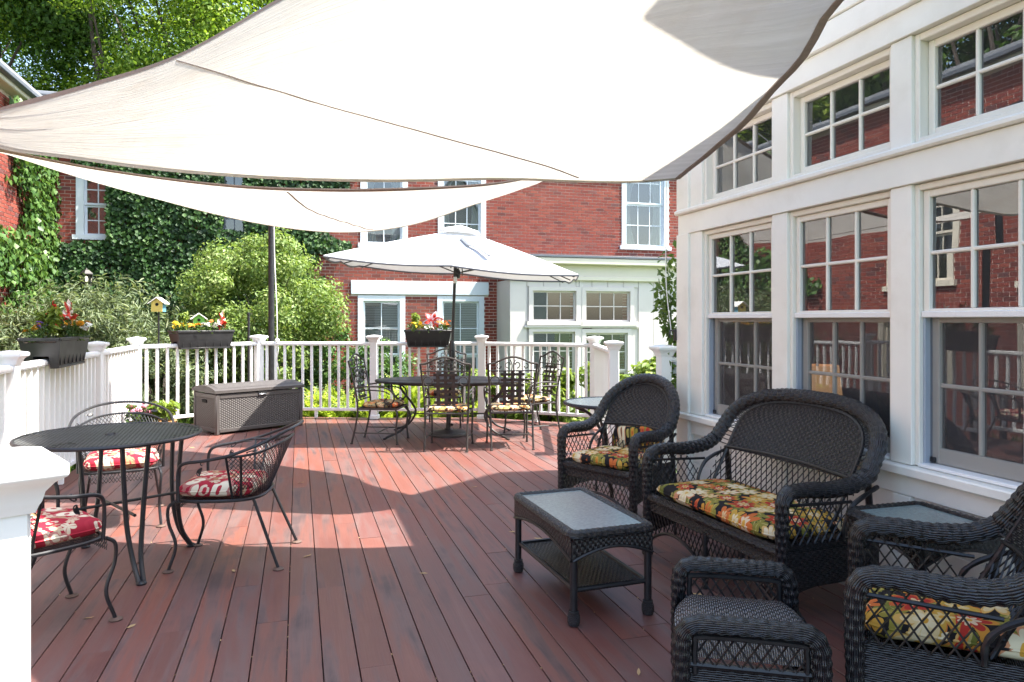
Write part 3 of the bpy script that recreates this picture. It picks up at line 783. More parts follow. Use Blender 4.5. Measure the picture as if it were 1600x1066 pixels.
def roomchair(p, q, lab):
    t = thing('indoor_armchair', lab, 'armchair', PQ(p, q, 0), TH + .6)
    m = MB(); m.lathe([(.30, -.03), (.32, .1), (.33, .4), (.30, .44), (0, .45)], 18); m.build('seat', M['interior_floor'], t)
    m = MB(); m.grid(lambda a, z: (math.cos(a) * (.36 + .08 * z), math.sin(a) * (.36 + .08 * z), .3 + .6 * z * (.6 + .4 * math.sin(a))), 20, 6, .1, PI - .1, 0, 1); m.build('backrest', M['wsheet'], t)
roomchair(4.1, 4.5, 'dark rounded armchair inside, dim behind the far window')
roomchair(2.3, 3.9, 'dark rounded armchair inside, dim behind the nearest window')
# bracket with the sail line on the corner board
bk = thing('wall_cleat', 'small metal cleat with a cord on the sunroom corner board', 'cleat', PQ(PEND + .03, WQ - .03, 1.33), TH)
m = MB(); m.box((0, 0, 0), (.02, .03, .09), .003); m.tube(cr([(-.01, 0, .03), (-.04, 0, .035), (-.05, 0, .0), (-.03, 0, -.02)], 4), .006, 6); m.build('bracket', M['iron'], bk)
m = MB(); m.tube(cr([(-.03, 0, .0), (-.05, .05, .4), (-.03, .09, .9), (-.01, .1, 1.75)], 8), .004, 5); m.build('cord', M['rope'], bk)
# ================================================================== BRICK BUILDINGS BEHIND (house frame)
PF = 17.5; WGQ = -5.12; PX = 16.3
def FP(px, py, P=PF):
    """a picture direction met with the wall p = P: gives (q, z)"""
    a = (px - 800) / 1120; s = P / (-SN * a + CS)
    return s * (CS * a + SN), EYE + (500 - py) / 1120 * s
def tint_mesh(name, co, faces_per, tints, m_):
    me = bpy.data.meshes.new(name)
    nb = len(co); nv = co.shape[1]
    me.from_pydata(co.reshape(-1, 3).tolist(), [], (np.array(faces_per)[None] + (np.arange(nb) * nv)[:, None, None]).reshape(-1, 4).tolist())
    at = me.attributes.new('tint', 'FLOAT', 'POINT'); at.data.foreach_set('value', np.repeat(tints, nv).astype(np.float32))
    me.materials.append(m_); me.update(); return me
BF = [(0, 1, 2, 3), (4, 5, 1, 0), (5, 6, 2, 1), (6, 7, 3, 2), (7, 4, 0, 3)]
def brickwork(parent, mp, a0, a1, z0, z1, openings, special, n_ind=300, flip=False):
    L_, H_, g_ = .203, .063, .0135
    rows = []; r = 0; z = z0
    rnd = np.random.default_rng(11)
    while z + H_ <= z1:
        a = a0 - (L_ + g_) * (.5 if r % 2 else 0)
        while a < a1:
            x0, x1 = max(a, a0), min(a + L_, a1); a += L_ + g_
            if x1 - x0 < .03: continue
            ok = True
            for (o0, o1, oz0, oz1) in openings:
                if z + H_ > oz0 and z < oz1 and x1 > o0 and x0 < o1:
                    if x0 < o0 and o0 - x0 > .04: x1 = o0
                    elif x1 > o1 and x1 - o1 > .04: x0 = o1
                    else: ok = False; break
            if ok: rows.append((x0, x1, z))
        z += H_ + g_; r += 1
    B = np.array(rows); N = len(B)
    d = rnd.uniform(.007, .013, N); t = np.clip(rnd.beta(2.2, 1.9, N), 0, 1); t[rnd.random(N) < .06] = 1.0
    full = (B[:, 1] - B[:, 0]) > L_ - .002
    sp = np.zeros(N, bool)
    cand = np.where(full & np.array([special((x0 + x1) / 2, zz) for x0, x1, zz in B]))[0][:n_ind]
    sp[cand] = True
    S = B[~sp]; dd = d[~sp]
    def pt(a, z, o): return np.stack(mp(a, z, o), 1)
    z_ = np.zeros(len(S)) - .004
    co = np.stack([pt(S[:, 0], S[:, 2], dd), pt(S[:, 1], S[:, 2], dd), pt(S[:, 1], S[:, 2] + H_, dd), pt(S[:, 0], S[:, 2] + H_, dd),
                   pt(S[:, 0], S[:, 2], z_), pt(S[:, 1], S[:, 2], z_), pt(S[:, 1], S[:, 2] + H_, z_), pt(S[:, 0], S[:, 2] + H_, z_)], 1)
    F = [f[::-1] for f in BF] if flip else BF
    link('brickwork', tint_mesh('brickwork', co, F, t[~sp], M['brick']), parent, 'stuff')
    var = []
    for k in range(10):
        one = np.array([0.0]); D = np.array([.010 + .0004 * k])
        def p1(a, z, o): return np.stack(mp0(np.array([a]), np.array([z]), np.array([o])), 1)[0]
        mp0 = lambda a, z, o: tuple(u - v for u, v in zip(mp(a, z, o), mp(np.array([0.0]), np.array([0.0]), np.array([0.0]))))
        c8 = np.array([[p1(0, 0, D[0]), p1(L_, 0, D[0]), p1(L_, H_, D[0]), p1(0, H_, D[0]), p1(0, 0, -.004), p1(L_, 0, -.004), p1(L_, H_, -.004), p1(0, H_, -.004)]])
        var.append(tint_mesh('brick', c8, F, np.array([(k + .5) / 10]), M['brick']))
    org = mp(np.array([0.0]), np.array([0.0]), np.array([0.0]))
    for i in cand:
        o = link('brick', var[min(9, int(t[i] * 10))], parent)
        p = mp(np.array([B[i, 0]]), np.array([B[i, 2]]), np.array([0.0])); o.location = [float(x[0]) for x in p]
M['oldglass'] = glassmat('old_window_glass', 2.1, (.55, .58, .58))
M['blind'] = plain('pale_blind', (.50, .56, .54), .8, .1, 2)
M['curtain'] = plain('white_curtain', (.62, .63, .65), .9, .08, 4)
def bwindow(parent, mp, a0, a1, z0, z1, cols=3, rows=2, fw=.13, m_=None, blind=0, curtain=False, split=True, sill=True, hood=0):
    """painted timber window set in a wall: frame, two sashes, bars and panes; mp(a,z,out) -> local point"""
    m_ = m_ or M['lintel']
    def bx(b, x0, x1, za, zb, o0, o1):
        P = [mp(x, z, o) for x in (x0, x1) for z in (za, zb) for o in (o0, o1)]
        b.add([tuple(float(c) for c in p) for p in P], [(0, 1, 3, 2), (4, 6, 7, 5), (0, 4, 5, 1), (2, 3, 7, 6), (0, 2, 6, 4), (1, 5, 7, 3)])
    b = MB(); bx(b, a0, a0 + fw, z0, z1, -.10, .03); bx(b, a1 - fw, a1, z0, z1, -.10, .03); bx(b, a0 + fw, a1 - fw, z1 - fw, z1, -.10, .028)
    w = b.build('window', m_, parent, smooth=False)
    if sill:
        b = MB(); bx(b, a0 - .06, a1 + .06, z0 - .10, z0, -.1, .075); b.build('sill', m_, w, smooth=False)
    i0, i1, j0, j1 = a0 + fw, a1 - fw, z0, z1 - fw
    zm = (j0 + j1) / 2
    halves = [(j0, zm, -.075), (zm, j1, -.04)] if split else [(j0, j1, -.05)]
    for (za, zb, o) in halves:
        s_ = MB(); t = .045
        bx(s_, i0, i0 + t, za, zb, o - .03, o); bx(s_, i1 - t, i1, za, zb, o - .03, o); bx(s_, i0 + t, i1 - t, za, za + t, o - .03, o - .001); bx(s_, i0 + t, i1 - t, zb - t, zb, o - .03, o - .001)
        s_.build('sash', m_, w, smooth=False)
        k0, k1, l0, l1 = i0 + t, i1 - t, za + t, zb - t
        for i in range(1, cols):
            x = k0 + (k1 - k0) * i / cols; s_ = MB(); bx(s_, x - .011, x + .011, l0, l1, o - .028, o - .004); s_.build('bar', m_, w, smooth=False)
        for j in range(1, rows):
            z = l0 + (l1 - l0) * j / rows; s_ = MB(); bx(s_, k0, k1, z - .011, z + .011, o - .027, o - .005); s_.build('bar', m_, w, smooth=False)
        for i in range(cols):
            for j in range(rows):
                x0 = k0 + (k1 - k0) * i / cols; x1 = k0 + (k1 - k0) * (i + 1) / cols; y0 = l0 + (l1 - l0) * j / rows; y1 = l0 + (l1 - l0) * (j + 1) / rows
                tt = random.uniform(-.003, .003); g_ = MB(); g_.add([tuple(float(c) for c in mp(*q_)) for q_ in ((x0, y0, o - .018), (x1, y0, o - .018 + tt), (x1, y1, o - .018 + tt), (x0, y1, o - .018))], [(0, 1, 2, 3)]); g_.build('pane', M['oldglass'], w, smooth=False)
    if blind:
        g_ = MB(); nb = int((j1 - j0) * blind / .06)
        for k in range(nb):
            z = j1 - k * .06; bx(g_, i0, i1, z - .052, z, -.20, -.19)
        g_.build('blind', M['blind'], w, smooth=False)
    if curtain:
        g_ = MB()
        for sg, e in ((1, i0), (-1, i1)):
            wd = (i1 - i0) * .42
            def fn(u, v, e=e, sg=sg, wd=wd):
                k = 1 - .55 * max(0, math.sin((1 - v) * PI * .9)) * (1 if v < .75 else .5)
                return tuple(float(c) for c in mp(e + sg * u * wd * k, j0 + (j1 - j0) * v, -.22 + .02 * math.sin(u * 22)))
            g_.grid(fn, 16, 10)
        g_.build('curtain', M['curtain'], w)
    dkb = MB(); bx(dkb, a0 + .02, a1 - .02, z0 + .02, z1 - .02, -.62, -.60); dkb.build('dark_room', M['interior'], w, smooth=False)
    return w
bld = hthing('brick_building', 'two storey red brick building closing off the back of the garden', 'building')
mpF = lambda a, z, o: (a + 0 * z, PF - o + 0 * a + 0 * z, z + 0 * a)
QL, QRR = WGQ, 11.2
def rect(px0, px1, py0, py1, P=PF):
    q0, _ = FP(px0, 0, P); q1, _ = FP(px1, 0, P); _, zt = FP((px0 + px1) / 2, py0, P); _, zb = FP((px0 + px1) / 2, py1, P)
    return (q0, q1, zb, zt)
U1 = rect(563, 637, 240, 381); U2 = rect(684, 759, 240, 383); U3 = rect(971, 1044, 246, 385); U0 = rect(119, 186, 262, 368); U4 = rect(339, 392, 262, 365)
L1 = rect(559, 633, 462, 640); L2 = rect(683, 756, 463, 640); LT = rect(548, 763, 440, 461)
ops = [U1, U2, U3, U0, U4, L1, L2, LT]
wl_ = MB()
# mortar wall with openings left free: strips between the openings
xs = sorted(set([QL - .3, QRR] + [v for o in ops for v in o[:2]])); zs = sorted(set([-.7, 6.0] + [v for o in ops for v in o[2:]]))
for x0, x1 in zip(xs, xs[1:]):
    for z0_, z1_ in zip(zs, zs[1:]):
        cx_, cz_ = (x0 + x1) / 2, (z0_ + z1_) / 2
        if any(o[0] < cx_ < o[1] and o[2] < cz_ < o[3] for o in ops): continue
        wl_.add([(x0, PF, z0_), (x1, PF, z0_), (x1, PF, z1_), (x0, PF, z1_)], [(0, 1, 2, 3)])
wl_.build('wall', M['mortar'], bld, smooth=False)
q770, _ = FP(768, 300); q960, _ = FP(966, 300)
brickwork(bld, mpF, QL, QRR, -.65, 5.95, ops, lambda a, z: q770 < a < q960 and 2.95 < z < 4.75, 300)
bwindow(bld, mpF, *U1, cols=2, curtain=True); bwindow(bld, mpF, *U2, cols=3, curtain=True); bwindow(bld, mpF, *U3, cols=3, curtain=True)
bwindow(bld, mpF, *U0, cols=2, fw=.15); bwindow(bld, mpF, *U4, cols=2, m_=M['flash'])
bwindow(bld, mpF, *L1, cols=2, blind=.5); bwindow(bld, mpF, *L2, cols=2, blind=.55)
b = MB(); b.b2((LT[0], PF - .05, LT[2]), (LT[1], PF + .1, LT[3]), .012); b.build('lintel', M['lintel'], bld)
b = MB(); b.b2((QL - 6, PF - .2, 5.96), (QRR + .2, PF + 8, 6.2), .03); b.build('cornice', M['lintel'], bld)
b = MB(); b.b2((QL - 6, PF - .25, 6.2), (QRR + .2, PF + 8, 6.27), .01); b.build('roof', M['slate'], bld)
# arch of the doorway under the lantern
aq, az = FP(150, 478)
b = MB(); b.tube([(aq + .62 * math.cos(t), PF - .03, az - .55 + .62 * math.sin(t)) for t in np.linspace(0, PI, 15)], .09, 6); b.build('door_arch', M['cream'], bld)
b = MB(); b.add([(aq + .56 * math.cos(t), PF - .016, az - .55 + .56 * math.sin(t)) for t in np.linspace(0, PI, 15)] + [(aq - .56, PF - .016, -.6), (aq + .56, PF - .016, -.6)], [tuple(range(17))]); b.build('door', M['dark'], bld, smooth=False)
# ---- wing running along the left
wing = hthing('brick_wing', 'sunlit red brick wing with grey roof at the far left edge', 'building')
mpW = lambda a, z, o: (WGQ + o + 0 * a + 0 * z, a + 0 * z, z + 0 * a)
wo_ = [(7.6, 8.7, 2.1, 4.2), (10.1, 11.2, 2.1, 4.2), (5.1, 6.2, 2.1, 4.2), (2.6, 3.7, 2.1, 4.2), (7.6, 8.7, -.3, 1.5), (10.1, 11.2, -.3, 1.5), (5.1, 6.2, -.3, 1.5)]
WP0 = 1.0
w_ = MB()
xs = sorted(set([WP0, PF] + [v for o in wo_ for v in o[:2]])); zs = sorted(set([-.7, 5.62] + [v for o in wo_ for v in o[2:]]))
for x0, x1 in zip(xs, xs[1:]):
    for z0_, z1_ in zip(zs, zs[1:]):
        if any(o[0] < (x0 + x1) / 2 < o[1] and o[2] < (z0_ + z1_) / 2 < o[3] for o in wo_): continue
        w_.add([(WGQ, x0, z0_), (WGQ, x1, z0_), (WGQ, x1, z1_), (WGQ, x0, z1_)], [(0, 1, 2, 3)])
w_.build('wall', M['mortar'], wing, smooth=False)
brickwork(wing, mpW, WP0, PF, -.65, 5.6, wo_, lambda a, z: 13.0 < a < 14.9 and 2.3 < z < 5.2, 300)
for o in wo_: bwindow(wing, mpW, *o, cols=3, rows=2, m_=M['cream'])
b = MB(); b.b2((WGQ - 6, WP0 - .3, 5.62), (WGQ + .22, PF + .2, 5.78), .02); b.build('cornice', M['cream'], wing)
b = MB(); b.b2((WGQ + .2, WP0 - .3, 5.7), (WGQ + .33, PF + .2, 5.80), .02); b.build('gutter', M['flash'], wing)
b = MB(); b.add([(WGQ + .30, WP0 - .3, 5.80), (WGQ + .30, PF + .2, 5.80), (WGQ - 4.2, PF + .2, 7.1), (WGQ - 4.2, WP0 - .3, 7.1), (WGQ + .30, WP0 - .3, 5.86), (WGQ + .30, PF + .2, 5.86), (WGQ - 4.2, PF + .2, 7.16), (WGQ - 4.2, WP0 - .3, 7.16)],
             [(0, 1, 2, 3), (4, 7, 6, 5), (0, 4, 5, 1), (1, 5, 6, 2), (2, 6, 7, 3), (3, 7, 4, 0)]); b.build('roof', M['slate'], wing, smooth=False)
# ---- pale timber annex
ann = hthing('annex', 'low pale painted timber annex with cream cornice against the brick building', 'building')
mpX = lambda a, z, o: (a + 0 * z, PX - o + 0 * a + 0 * z, z + 0 * a)
AQ0, _ = FP(797, 0, PX); AQ1 = 10.8
A1 = rect(826, 906, 448, 502, PX); A2 = rect(909, 990, 449, 503, PX); A3 = rect(826, 904, 512, 640, PX); A4 = rect(909, 986, 514, 640, PX)
aops = [A1, A2, A3, A4]; _, ztop = FP(800, 437, PX); _, zc1 = FP(900, 404, PX)
# tongue and groove boards, one by one
bw = .42; x = AQ0
while x < AQ1:
    x1 = min(x + bw - .008, AQ1)
    segs = [(-.65, ztop)]
    for o in aops:
        if o[0] < x1 and o[1] > x:
            ns = []
            for (s0, s1) in segs:
                if o[3] <= s0 or o[2] >= s1: ns.append((s0, s1)); continue
                if o[2] - s0 > .02: ns.append((s0, o[2]))
                if s1 - o[3] > .02: ns.append((o[3], s1))
            segs = ns
    for (s0, s1) in segs:
        b = MB(); b.b2((x, PX, s0), (x1, PX + .03, s1), .004); b.build('wall_board', M['annex'], ann)
    x += bw
b = MB(); b.b2((AQ0 + .01, PX + .03, -.65), (AQ1, PX + .06, A3[2])); b.b2((AQ0 + .01, PX + .03, -.65), (A1[0], PX + .06, ztop)); b.b2((A4[1] - .03, PX + .03, -.65), (AQ1, PX + .06, ztop)); b.build('backing', M['annex'], ann)
b = MB(); b.b2((A1[0] - .02, PX + .034, A3[3] - .02), (A2[1] + .1, PX + .064, A1[2] + .02)); b.b2((A1[0] - .02, PX + .034, A1[3] - .02), (A2[1] + .1, PX + .064, ztop)); b.build('backing', M['annex'], ann)
for (x0, x1, za_, zb_) in ((A1[1], A2[0], A1[2] - .1, ztop), (A3[1], A4[0], -.6, A3[3] + .05)):
    b = MB(); b.b2((x0 - .015, PX - .02, za_), (x1 + .015, PX + .05, zb_), .003); b.build('mullion', M['annex'], ann)
b = MB(); b.b2((AQ0, PX + .031, -.65), (AQ0 + .03, PF, ztop)); b.build('side_wall', M['annex'], ann)
for o, sp_ in ((A1, False), (A2, False), (A3, True), (A4, True)): bwindow(ann, mpX, *o, cols=3, rows=2, fw=.10, m_=M['annex'], split=sp_)
b = MB(); b.b2((A1[0] - .12, PX - .06, A1[2] - .16), (A2[1] + .12, PX - .001, A1[2] - .102), .01); b.build('window_ledge', M['annex'], ann)
b = MB(); b.b2((AQ0 - .05, PX - .08, ztop), (AQ1, PX + .1, ztop + .10), .01); b.build('frieze_moulding', M['cream'], ann)
b = MB(); b.b2((AQ0 - .02, PX - .03, ztop + .10), (AQ1, PX + .1, zc1 - .16), .005); b.build('frieze', M['cream'], ann)
b = MB(); b.b2((AQ0 - .16, PX - .22, zc1 - .16), (AQ1, PX + .1, zc1), .02); b.build('cornice', M['cream'], ann)
b = MB(); b.b2((AQ0 - .17, PX - .24, zc1 + .002), (AQ1, PF - .02, zc1 + .06), .006); b.build('roof', M['flash'], ann)
# ---- wall lantern
lq, lz = FP(141, 437)
lan = thing('wall_lantern', 'black wall lantern with a lit bulb on the ivy covered wall', 'lantern', PQ(PF - .30, lq, lz), TH)
m = MB(); m.lathe([(.13, .10), (.12, .12), (.05, .19), (.02, .2), (0, .24)], 4); m.lathe([(.105, -.15), (.11, -.13), (.10, -.125)], 4); m.build('cap', M['iron'], lan, smooth=False)
m = MB()
for i in range(4): a = i * PI / 2; m.tube([(.1 * math.cos(a), .1 * math.sin(a), -.13), (.115 * math.cos(a), .115 * math.sin(a), .1)], .008, 5)
m.tube([(0, 0, .2), (0, .14, .24), (0, .3, .1)], .012, 6); m.build('frame', M['iron'], lan)
m = MB(); m.lathe([(0, -.06), (.03, -.05), (.035, 0), (.02, .05), (0, .06)], 10); m.build('bulb', M['bulb'], lan)
m = MB(); m.lathe([(.095, -.125), (.108, .1)], 4, cap=False); m.build('glass_pane', glassmat('lantern_glass', 1.3, (.75, .75, .7), 0.0, .0), lan, smooth=False)
# ================================================================== PLANTS
def LW(q, p, z): return np.stack([-SN * p + CS * q, CS * p + SN * q, z], 1)
rp = np.random.default_rng(21)
def ivy_pts(n, fn, q0, q1, z0, z1):
    out = []
    while len(out) < n:
        q_ = rp.uniform(q0, q1, n); z_ = rp.uniform(z0, z1, n)
        nz = np.array([mnoise.noise(Vector((a * .8, b_ * .8, 3.1))) * .5 + mnoise.noise(Vector((a * 2.6, b_ * 2.6, 7.7))) * .3 for a, b_ in zip(q_, z_)])
        ok = np.array([fn(a, b_, c) for a, b_, c in zip(q_, z_, nz)])
        out += list(zip(q_[ok], z_[ok], nz[ok]))
    return np.array(out[:n])
def inwin(q_, z_, pad=0.0): return (U0[0] - .03 < q_ < U0[1] - .22 and U0[2] - .14 < z_ < U0[3]) or (U4[0] + .14 < q_ < U4[1] - .16 and U4[2] + .05 < z_ < U4[3] - .1)
qe1, _ = FP(520, 0); qe0 = WGQ
def ivf(q_, z_, n):
    right = FP(505, 0)[0] + (.9 if z_ > 4.5 else .25) + n * 1.3 - (.55 if z_ < 3.0 else 0)
    if q_ > right: return False
    if inwin(q_, z_, .08): return False
    f = (q_ - WGQ)
    bare = U0[0] - .02 - q_           # strip of bare brick left of the window
    if 0 < bare < .42 + n * .3 and U0[2] - .2 < z_: return False
    return n > -.62
I = ivy_pts(46000, ivf, WGQ, qe1 + 1.4, -.4, 5.9)
N_ = len(I)
off = rp.uniform(.03, .26, N_) * (1 + .6 * I[:, 2])
cen = LW(I[:, 0], PF - off, I[:, 1])
nor = np.tile(np.array(PQ(-1, 0, 0)), (N_, 1)) + np.array([0, 0, .35]) + rp.normal(size=(N_, 3)) * .38
ivy = thing('ivy', 'dense dark green ivy covering the brick wall around the small window', 'ivy')
link('foliage', leaf_mesh('ivy_foliage', cen, nor, rp.uniform(.055, .115, N_), M['ivy'], .9, .2, np.clip(.35 + I[:, 2] * .6 + rp.normal(size=N_) * .22, 0, 1), rp, .55), ivy, 'stuff')
m = MB()
for k in range(14):
    q_ = rp.uniform(U4[1] + .4, FP(480, 0)[0]) if k % 2 else rp.uniform(U0[1] + .3, U4[0] - .3); pts = [PQ(PF - .03, q_ + .25 * math.sin(z_ * 1.3 + k), z_) for z_ in np.linspace(-.6, 5.5, 12)]
    m.tube(pts, .018, 5)
m.build('stem', M['bark'], ivy)
def ivw(p_, z_, n):
    edge = 15.4 - .5 * (z_ < 2.4) - .9 * n - (1.4 if 2.05 < z_ < 3.1 else 0) - (.3 if z_ > 4 else 0)
    return p_ > edge and n > -.45
I = ivy_pts(5500, ivw, 12.6, PF, -.3, 5.5); N_ = len(I)
cen = LW(WGQ + rp.uniform(.03, .26, N_), I[:, 0], I[:, 1])
nor = np.tile(np.array(PQ(0, 1, 0)), (N_, 1)) + np.array([0, 0, .35]) + rp.normal(size=(N_, 3)) * .38
ivy2 = thing('ivy', 'bright green ivy creeping onto the sunlit brick wing at the far left', 'ivy')
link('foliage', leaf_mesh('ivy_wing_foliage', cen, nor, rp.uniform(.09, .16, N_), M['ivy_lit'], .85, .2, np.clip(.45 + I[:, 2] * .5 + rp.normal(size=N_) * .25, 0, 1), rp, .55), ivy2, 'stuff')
m = MB()
for k in range(3): m.tube([PQ(17.0 - k * .3 - .2 * math.sin(z_ + k), WGQ + .03, z_) for z_ in np.linspace(-.6, 4.6, 10)], .016, 5)
m.build('stem', M['bark'], ivy2)

def limbs(m, base, tips, r0, rnd):
    for t in tips:
        b0 = Vector(base); t = Vector(t); mid = b0.lerp(t, .5) + Vector(rnd.normal(size=3) * .12 * (t - b0).length * .5)
        path = cr([b0, mid, t], 6); n = len(path)
        m.tube(path, [r0 * (1 - .85 * i / (n - 1)) for i in range(n)], 6)
def tree(label, base, h, rad, zc, mt, n, seed, leaf=.24, ncl=34, trunk=.35, group='trees behind the brick buildings'):
    rnd = np.random.default_rng(seed); bx, by, bz = base
    t = thing('tree', label, 'tree', base, 0, group)
    cl = clumps((0, 0, zc), rad, ncl, rad[0] * .27, rnd, .72)
    c, nn = cloud(cl, n, .75, rnd, .35, .35)
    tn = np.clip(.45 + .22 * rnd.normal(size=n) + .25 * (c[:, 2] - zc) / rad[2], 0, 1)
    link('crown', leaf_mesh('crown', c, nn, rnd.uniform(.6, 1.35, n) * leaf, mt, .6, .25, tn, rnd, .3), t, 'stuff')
    m = MB(); m.tube(cr([(0, 0, 0), (.1, .05, h * .25), (-.1, .1, h * .5), (0, 0, h * .8)], 6), [trunk * (1 - .6 * i / 18) for i in range(19)], 9)
    limbs(m, (0, 0, h * .38), [(c_[0] * .85, c_[1] * .85, c_[2]) for c_ in cl[:16]], trunk * .42, rnd)
    m.build('trunk', M['bark'], t)
    return t
tree('tall sunlit green tree rising over the roofs at the upper left', (-13.2, 27.0, -.6), 14, (6.2, 5.0, 5.2), 13.0, M['tree'], 115000, 3, .145, 62)
tree('big dark green tree behind the grey roof at the far upper left', (-21.0, 26.0, -.6), 15, (6.5, 5.0, 6.0), 13.5, M['tree2'], 75000, 4, .165, 52)
tree('yellow green tree whose branches show just above the sail edge', (-6.5, 29.0, -.6), 15, (4.8, 4.5, 5.0), 14.0, M['tree'], 70000, 5, .15, 46)
tree('broad tree far left, mirrored in the upper sunroom panes', tuple(PQ(17.5, -15.0, -.6)), 13, (5.5, 5.5, 4.6), 10.5, M['tree2'], 22000, 6, .30, 30)
tree('second broad tree far left, mirrored in the middle upper panes', tuple(PQ(26, -16.0, -.6)), 13, (5.0, 5.0, 4.6), 10.0, M['tree'], 20000, 8, .30, 30)

def bush(name, label, base, rad, zc, mt, n, seed, leaf, asp=.5, ncl=60, clr=.3, shell=.7, droop=.2, up=.4, spikes=0, cat='shrub', group=None):
    rnd = np.random.default_rng(seed)
    t = thing(name, label, cat, base, 0, group)
    cl = clumps((0, 0, zc), rad, ncl, clr, rnd, .85)
    cl = [c for c in cl if c[2] > .05]
    c, nn = cloud(cl, n, shell, rnd, up, .3)
    k = c[:, 2] > .02; c = c[k]; nn = nn[k]; n = len(c)
    if spikes:
        d = rnd.normal(size=(spikes, 3)); d[:, 2] = np.abs(d[:, 2]) * .9 + .25; d /= np.linalg.norm(d, axis=1)[:, None]
        u = rnd.uniform(.85, 1.3, (spikes, 12)) * np.linspace(.94, 1.13, 12)[None] ** 1.0
        s_ = (np.array((0, 0, zc))[None, None] + d[:, None] * np.array(rad)[None, None] * u[..., None]).reshape(-1, 3)
        c = np.concatenate([c, s_ + rnd.normal(size=s_.shape) * .02]); nn = np.concatenate([nn, np.repeat(d, 12, 0) + rnd.normal(size=(spikes * 12, 3)) * .7]); n = len(c)
    rr = np.linalg.norm((c - np.array((0, 0, zc))) / np.array(rad), axis=1)
    tn = np.clip(.40 + .22 * rnd.normal(size=n), 0, 1)
    link('foliage', leaf_mesh(name + '_foliage', c, nn, rnd.uniform(.65, 1.4, n) * leaf, mt, asp, .2, tn, rnd, droop), t, 'stuff')
    m = MB()
    limbs(m, (0, 0, 0), [(c_[0] * .9, c_[1] * .9, c_[2]) for c_ in cl[:18]], .03, rnd)
    m.build('stems', M['bark'], t)
    return t
bush('rounded_shrub', 'large rounded bright green shrub right behind the black sail pole', (-4.72, 13.4, -.6), (1.55, 1.3, 1.6), 1.95, M['bush'], 42000, 31, .072, .5, 150, .30)
bush('rounded_shrub', 'darker low green shrub in front of the lower brick windows', (-2.9, 13.6, -.6), (1.0, .8, .9), .95, M['ivy_lit'], 9000, 32, .075, .55, 40, .25)
bush('grey_green_shrub', 'feathery grey green shrub behind the yellow birdhouse', (-7.3, 12.6, -.6), (1.5, 1.1, 1.2), 1.2, M['willow'], 21000, 33, .12, .2, 90, .28, .8, .15, .3, 420)
bush('grey_green_shrub', 'feathery grey green shrub at the left edge behind the big flower box', (-9.2, 12.0, -.6), (1.5, 1.1, 1.0), 1.0, M['willow'], 19000, 34, .12, .2, 90, .28, .8, .15, .3, 380)
bush('grey_green_shrub', 'low feathery shrub between the railing and the big rounded shrub', (-5.9, 11.9, -.6), (1.1, .8, .95), .9, M['willow'], 10000, 35, .10, .22, 50, .24, .8, .15, .3, 150)
for i, (x, y, w, h, lb) in enumerate([(-.15, 11.7, .75, .95, 'lime green leafy shrub behind the railing post right of the oval table'), (1.1, 11.3, .8, 1.15, 'lime green leafy shrub behind the railing, left of the small glass table'),
                                  (2.05, 10.4, .6, 1.2, 'lime green leafy shrub showing right of the tall end railing post'), (.5, 11.6, .6, .95, 'lime green leafy shrub behind the right hand iron chair')]):
    bush('leafy_shrub', lb, (x, y, -.6), (w, .6, h * .62), h * .62, M['shrub'], 4200, 50 + i, .11, .55, 26, .2, .8, .1, .5, group='lime shrubs behind the back railing')
# ferns
def fern(loc, s, seed, label):
    rnd = np.random.default_rng(seed); C = []; Nn = []; Sz = []; Tn = []
    t = thing('fern', label, 'fern', loc, 0, 'yellow green ferns behind the back railing')
    st = MB()
    for k in range(20):
        a = rnd.uniform(0, 2 * PI); ln = s * rnd.uniform(.75, 1.15); lean = rnd.uniform(.25, .75)
        pts = []
        for i in range(13):
            u = i / 12; r = ln * lean * u ** 1.5; z = ln * (u - .42 * lean * u ** 2.6)
            pts.append(Vector((math.cos(a) * r, math.sin(a) * r, z)))
        st.tube(pts, .004, 4)
        for i in range(2, 25):
            u = i / 24; j = min(11, int(u * 12)); p = pts[j].lerp(pts[j + 1], u * 12 - j); d = (pts[j + 1] - pts[j]).normalized()
            sd = d.cross(Vector((0, 0, 1))).normalized(); w = .13 * s * math.sin(PI * min(1, .12 + u * .9)) + .012
            for sg in (-1, 1):
                for q_ in (.35, .8):
                    C.append(p + sd * sg * w * q_ - Vector((0, 0, .02 * q_))); Nn.append(d.cross(sd) * 1.0 + Vector(rnd.normal(size=3) * .35)); Sz.append(w * .75 + .012); Tn.append(.35 + .5 * u + rnd.normal() * .12)
    link('fronds', leaf_mesh('fronds', np.array(C), np.array(Nn), np.array(Sz), M['fern'], .5, .15, np.clip(Tn, 0, 1), rnd, .0), t, 'stuff')
    st.build('stems', M['stem'], t)
fl_ = [(-3.35, 11.6, 1.0, 'yellow green fern next to the right end of the storage box'), (-2.85, 11.5, 1.1, 'tall yellow green fern, second to the right of the storage box'), (-2.4, 11.7, 1.1, 'yellow green fern left of the middle back railing post'),
       (-1.85, 11.8, 1.25, 'tallest pale fern just right of the middle back railing post'), (-1.35, 11.5, 1.05, 'yellow green fern below the black flower box on the back railing'), (-2.1, 11.35, .9, 'small fern behind the left hand iron chair'),
       (-.75, 11.6, .95, 'yellow green fern behind the umbrella pole'), (-3.0, 12.1, 1.15, 'fern in the second row behind the railing'), (-1.6, 12.2, 1.3, 'fern in front of the lower brick window')]
for i, (x, y, s_, lb) in enumerate(fl_): fern((x, y, -.6), s_, 70 + i, lb)
